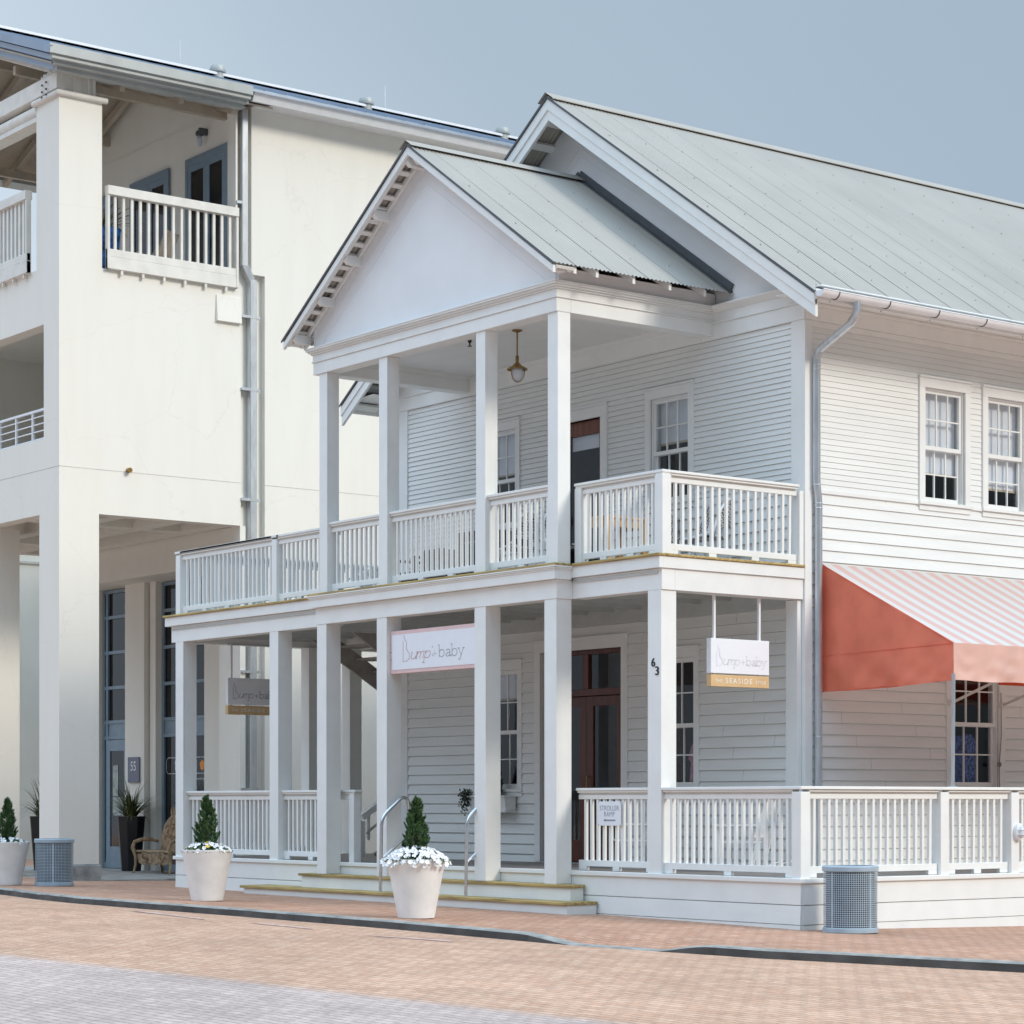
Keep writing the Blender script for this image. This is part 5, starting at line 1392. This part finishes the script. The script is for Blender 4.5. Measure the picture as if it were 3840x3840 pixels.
# ---------------------------------------------------------------- camera, light, world
cam = bpy.data.cameras.new('camera'); co = bpy.data.objects.new('camera', cam); COL.objects.link(co); S.camera = co
f = 8828./3840.
cam.sensor_width = 36; cam.lens = 36*f; cam.clip_end = 500; cam.shift_y = (3010-1920)/3840.
th = R(37.44); Rv = Vector((math.sin(th), math.cos(th), 0)); Fv = Vector((-math.cos(th), math.sin(th), 0))
co.location = (19.5404,-19.1581,1.467)
co.rotation_euler = Matrix((Rv, Vector((0,0,1)), -Fv)).transposed().to_euler()
sd = Vector((1,.42,.685)).normalized()
sun = bpy.data.lights.new('sun', 'SUN'); so = bpy.data.objects.new('sun', sun); COL.objects.link(so)
sun.energy = 1.75; sun.angle = R(15.0); sun.color = (1,.92,.80); so.rotation_euler = sd.to_track_quat('Z','Y').to_euler()
ZEN, BACK, BLUE = 2.3, .80, (1.46,1.60,1.70,1)
w = bpy.data.worlds.new('World'); S.world = w; w.use_nodes = True; nt = w.node_tree; N = nt.nodes.new; L = nt.links.new
bg = nt.nodes['Background']
sky = N('ShaderNodeTexSky'); sky.sky_type = 'NISHITA'; sky.sun_disc = False; sky.sun_elevation = math.asin(sd.z); sky.sun_rotation = math.pi/2-math.atan2(sd.y,sd.x); sky.dust_density = 3
tc = N('ShaderNodeTexCoord')
dp = N('ShaderNodeVectorMath'); dp.operation = 'DOT_PRODUCT'; dp.inputs[1].default_value = tuple(-Rv*.80 + Vector((0,0,-.6)))
L(tc.outputs['Generated'], dp.inputs[0])
rp = N('ShaderNodeValToRGB'); e = rp.color_ramp.elements
e[0].position = .10; e[0].color = (.36,.455,.55,1); e[1].position = .62; e[1].color = (.80,.87,.98,1)
k = e.new(.27); k.color = (.405,.50,.59,1); k = e.new(.43); k.color = (.56,.655,.74,1)
mr = N('ShaderNodeMath'); mr.operation = 'MULTIPLY_ADD'; mr.inputs[1].default_value = 1.0; mr.inputs[2].default_value = .45; L(dp.outputs['Value'], mr.inputs[0])
nz = N('ShaderNodeTexNoise'); nz.inputs['Scale'].default_value = 2.2; nz.inputs['Detail'].default_value = 3; L(tc.outputs['Generated'], nz.inputs['Vector'])
ad = N('ShaderNodeMath'); ad.operation = 'MULTIPLY_ADD'; ad.inputs[1].default_value = .22; L(nz.outputs['Fac'], ad.inputs[0]); L(mr.outputs[0], ad.inputs[2])
sb = N('ShaderNodeMath'); sb.operation = 'SUBTRACT'; sb.inputs[1].default_value = .11; L(ad.outputs[0], sb.inputs[0]); L(sb.outputs[0], rp.inputs[0])
mn = N('ShaderNodeMixRGB'); mn.blend_type = 'MULTIPLY'; mn.inputs[0].default_value = 1; mn.inputs[2].default_value = (.09,.09,.09,1); L(sky.outputs[0], mn.inputs[1])
mx = N('ShaderNodeMixRGB'); mx.inputs[0].default_value = .85; L(mn.outputs[0], mx.inputs[1]); L(rp.outputs[0], mx.inputs[2]); sp = N('ShaderNodeSeparateXYZ'); L(tc.outputs['Generated'], sp.inputs[0])
# overcast dome: brighter overhead, dull along the horizon behind the viewer
zr_ = N('ShaderNodeMapRange'); zr_.interpolation_type = 'SMOOTHSTEP'; zr_.inputs[1].default_value = .30; zr_.inputs[2].default_value = .95; zr_.inputs[3].default_value = 1.0; zr_.inputs[4].default_value = ZEN; L(sp.outputs['Z'], zr_.inputs[0])
fd = N('ShaderNodeVectorMath'); fd.operation = 'DOT_PRODUCT'; fd.inputs[1].default_value = tuple(Fv); L(tc.outputs['Generated'], fd.inputs[0])
bk = N('ShaderNodeMapRange'); bk.interpolation_type = 'SMOOTHSTEP'; bk.inputs[1].default_value = .75; bk.inputs[2].default_value = .1; bk.inputs[3].default_value = 0; bk.inputs[4].default_value = BACK; L(fd.outputs['Value'], bk.inputs[0])
lo = N('ShaderNodeMapRange'); lo.interpolation_type = 'SMOOTHSTEP'; lo.inputs[1].default_value = .22; lo.inputs[2].default_value = .62; lo.inputs[3].default_value = 1; lo.inputs[4].default_value = 0; L(sp.outputs['Z'], lo.inputs[0])
bl = N('ShaderNodeMath'); bl.operation = 'MULTIPLY'; L(bk.outputs[0], bl.inputs[0]); L(lo.outputs[0], bl.inputs[1])
iv = N('ShaderNodeMath'); iv.operation = 'SUBTRACT'; iv.inputs[0].default_value = 1; L(bl.outputs[0], iv.inputs[1])
sc_ = N('ShaderNodeMath'); sc_.operation = 'MULTIPLY'; L(zr_.outputs[0], sc_.inputs[0]); L(iv.outputs[0], sc_.inputs[1])
bt = N('ShaderNodeMapRange'); bt.interpolation_type = 'SMOOTHSTEP'; bt.inputs[1].default_value = .80; bt.inputs[2].default_value = .0; L(fd.outputs['Value'], bt.inputs[0])
tm = N('ShaderNodeMixRGB'); tm.inputs[1].default_value = (1,1,1,1); tm.inputs[2].default_value = BLUE; L(bt.outputs[0], tm.inputs[0])
cm = N('ShaderNodeMixRGB'); cm.blend_type = 'MULTIPLY'; cm.inputs[0].default_value = 1; L(mx.outputs[0], cm.inputs[1]); L(tm.outputs[0], cm.inputs[2])
L(cm.outputs[0], bg.inputs[0]); L(sc_.outputs[0], bg.inputs[1])
S.view_settings.view_transform = 'Standard'; S.view_settings.look = 'None'; S.view_settings.exposure = .2; S.view_settings.gamma = 1
S.render.engine = 'CYCLES'
S.cycles.max_bounces = 8; S.cycles.diffuse_bounces = 4; S.cycles.transparent_max_bounces = 12
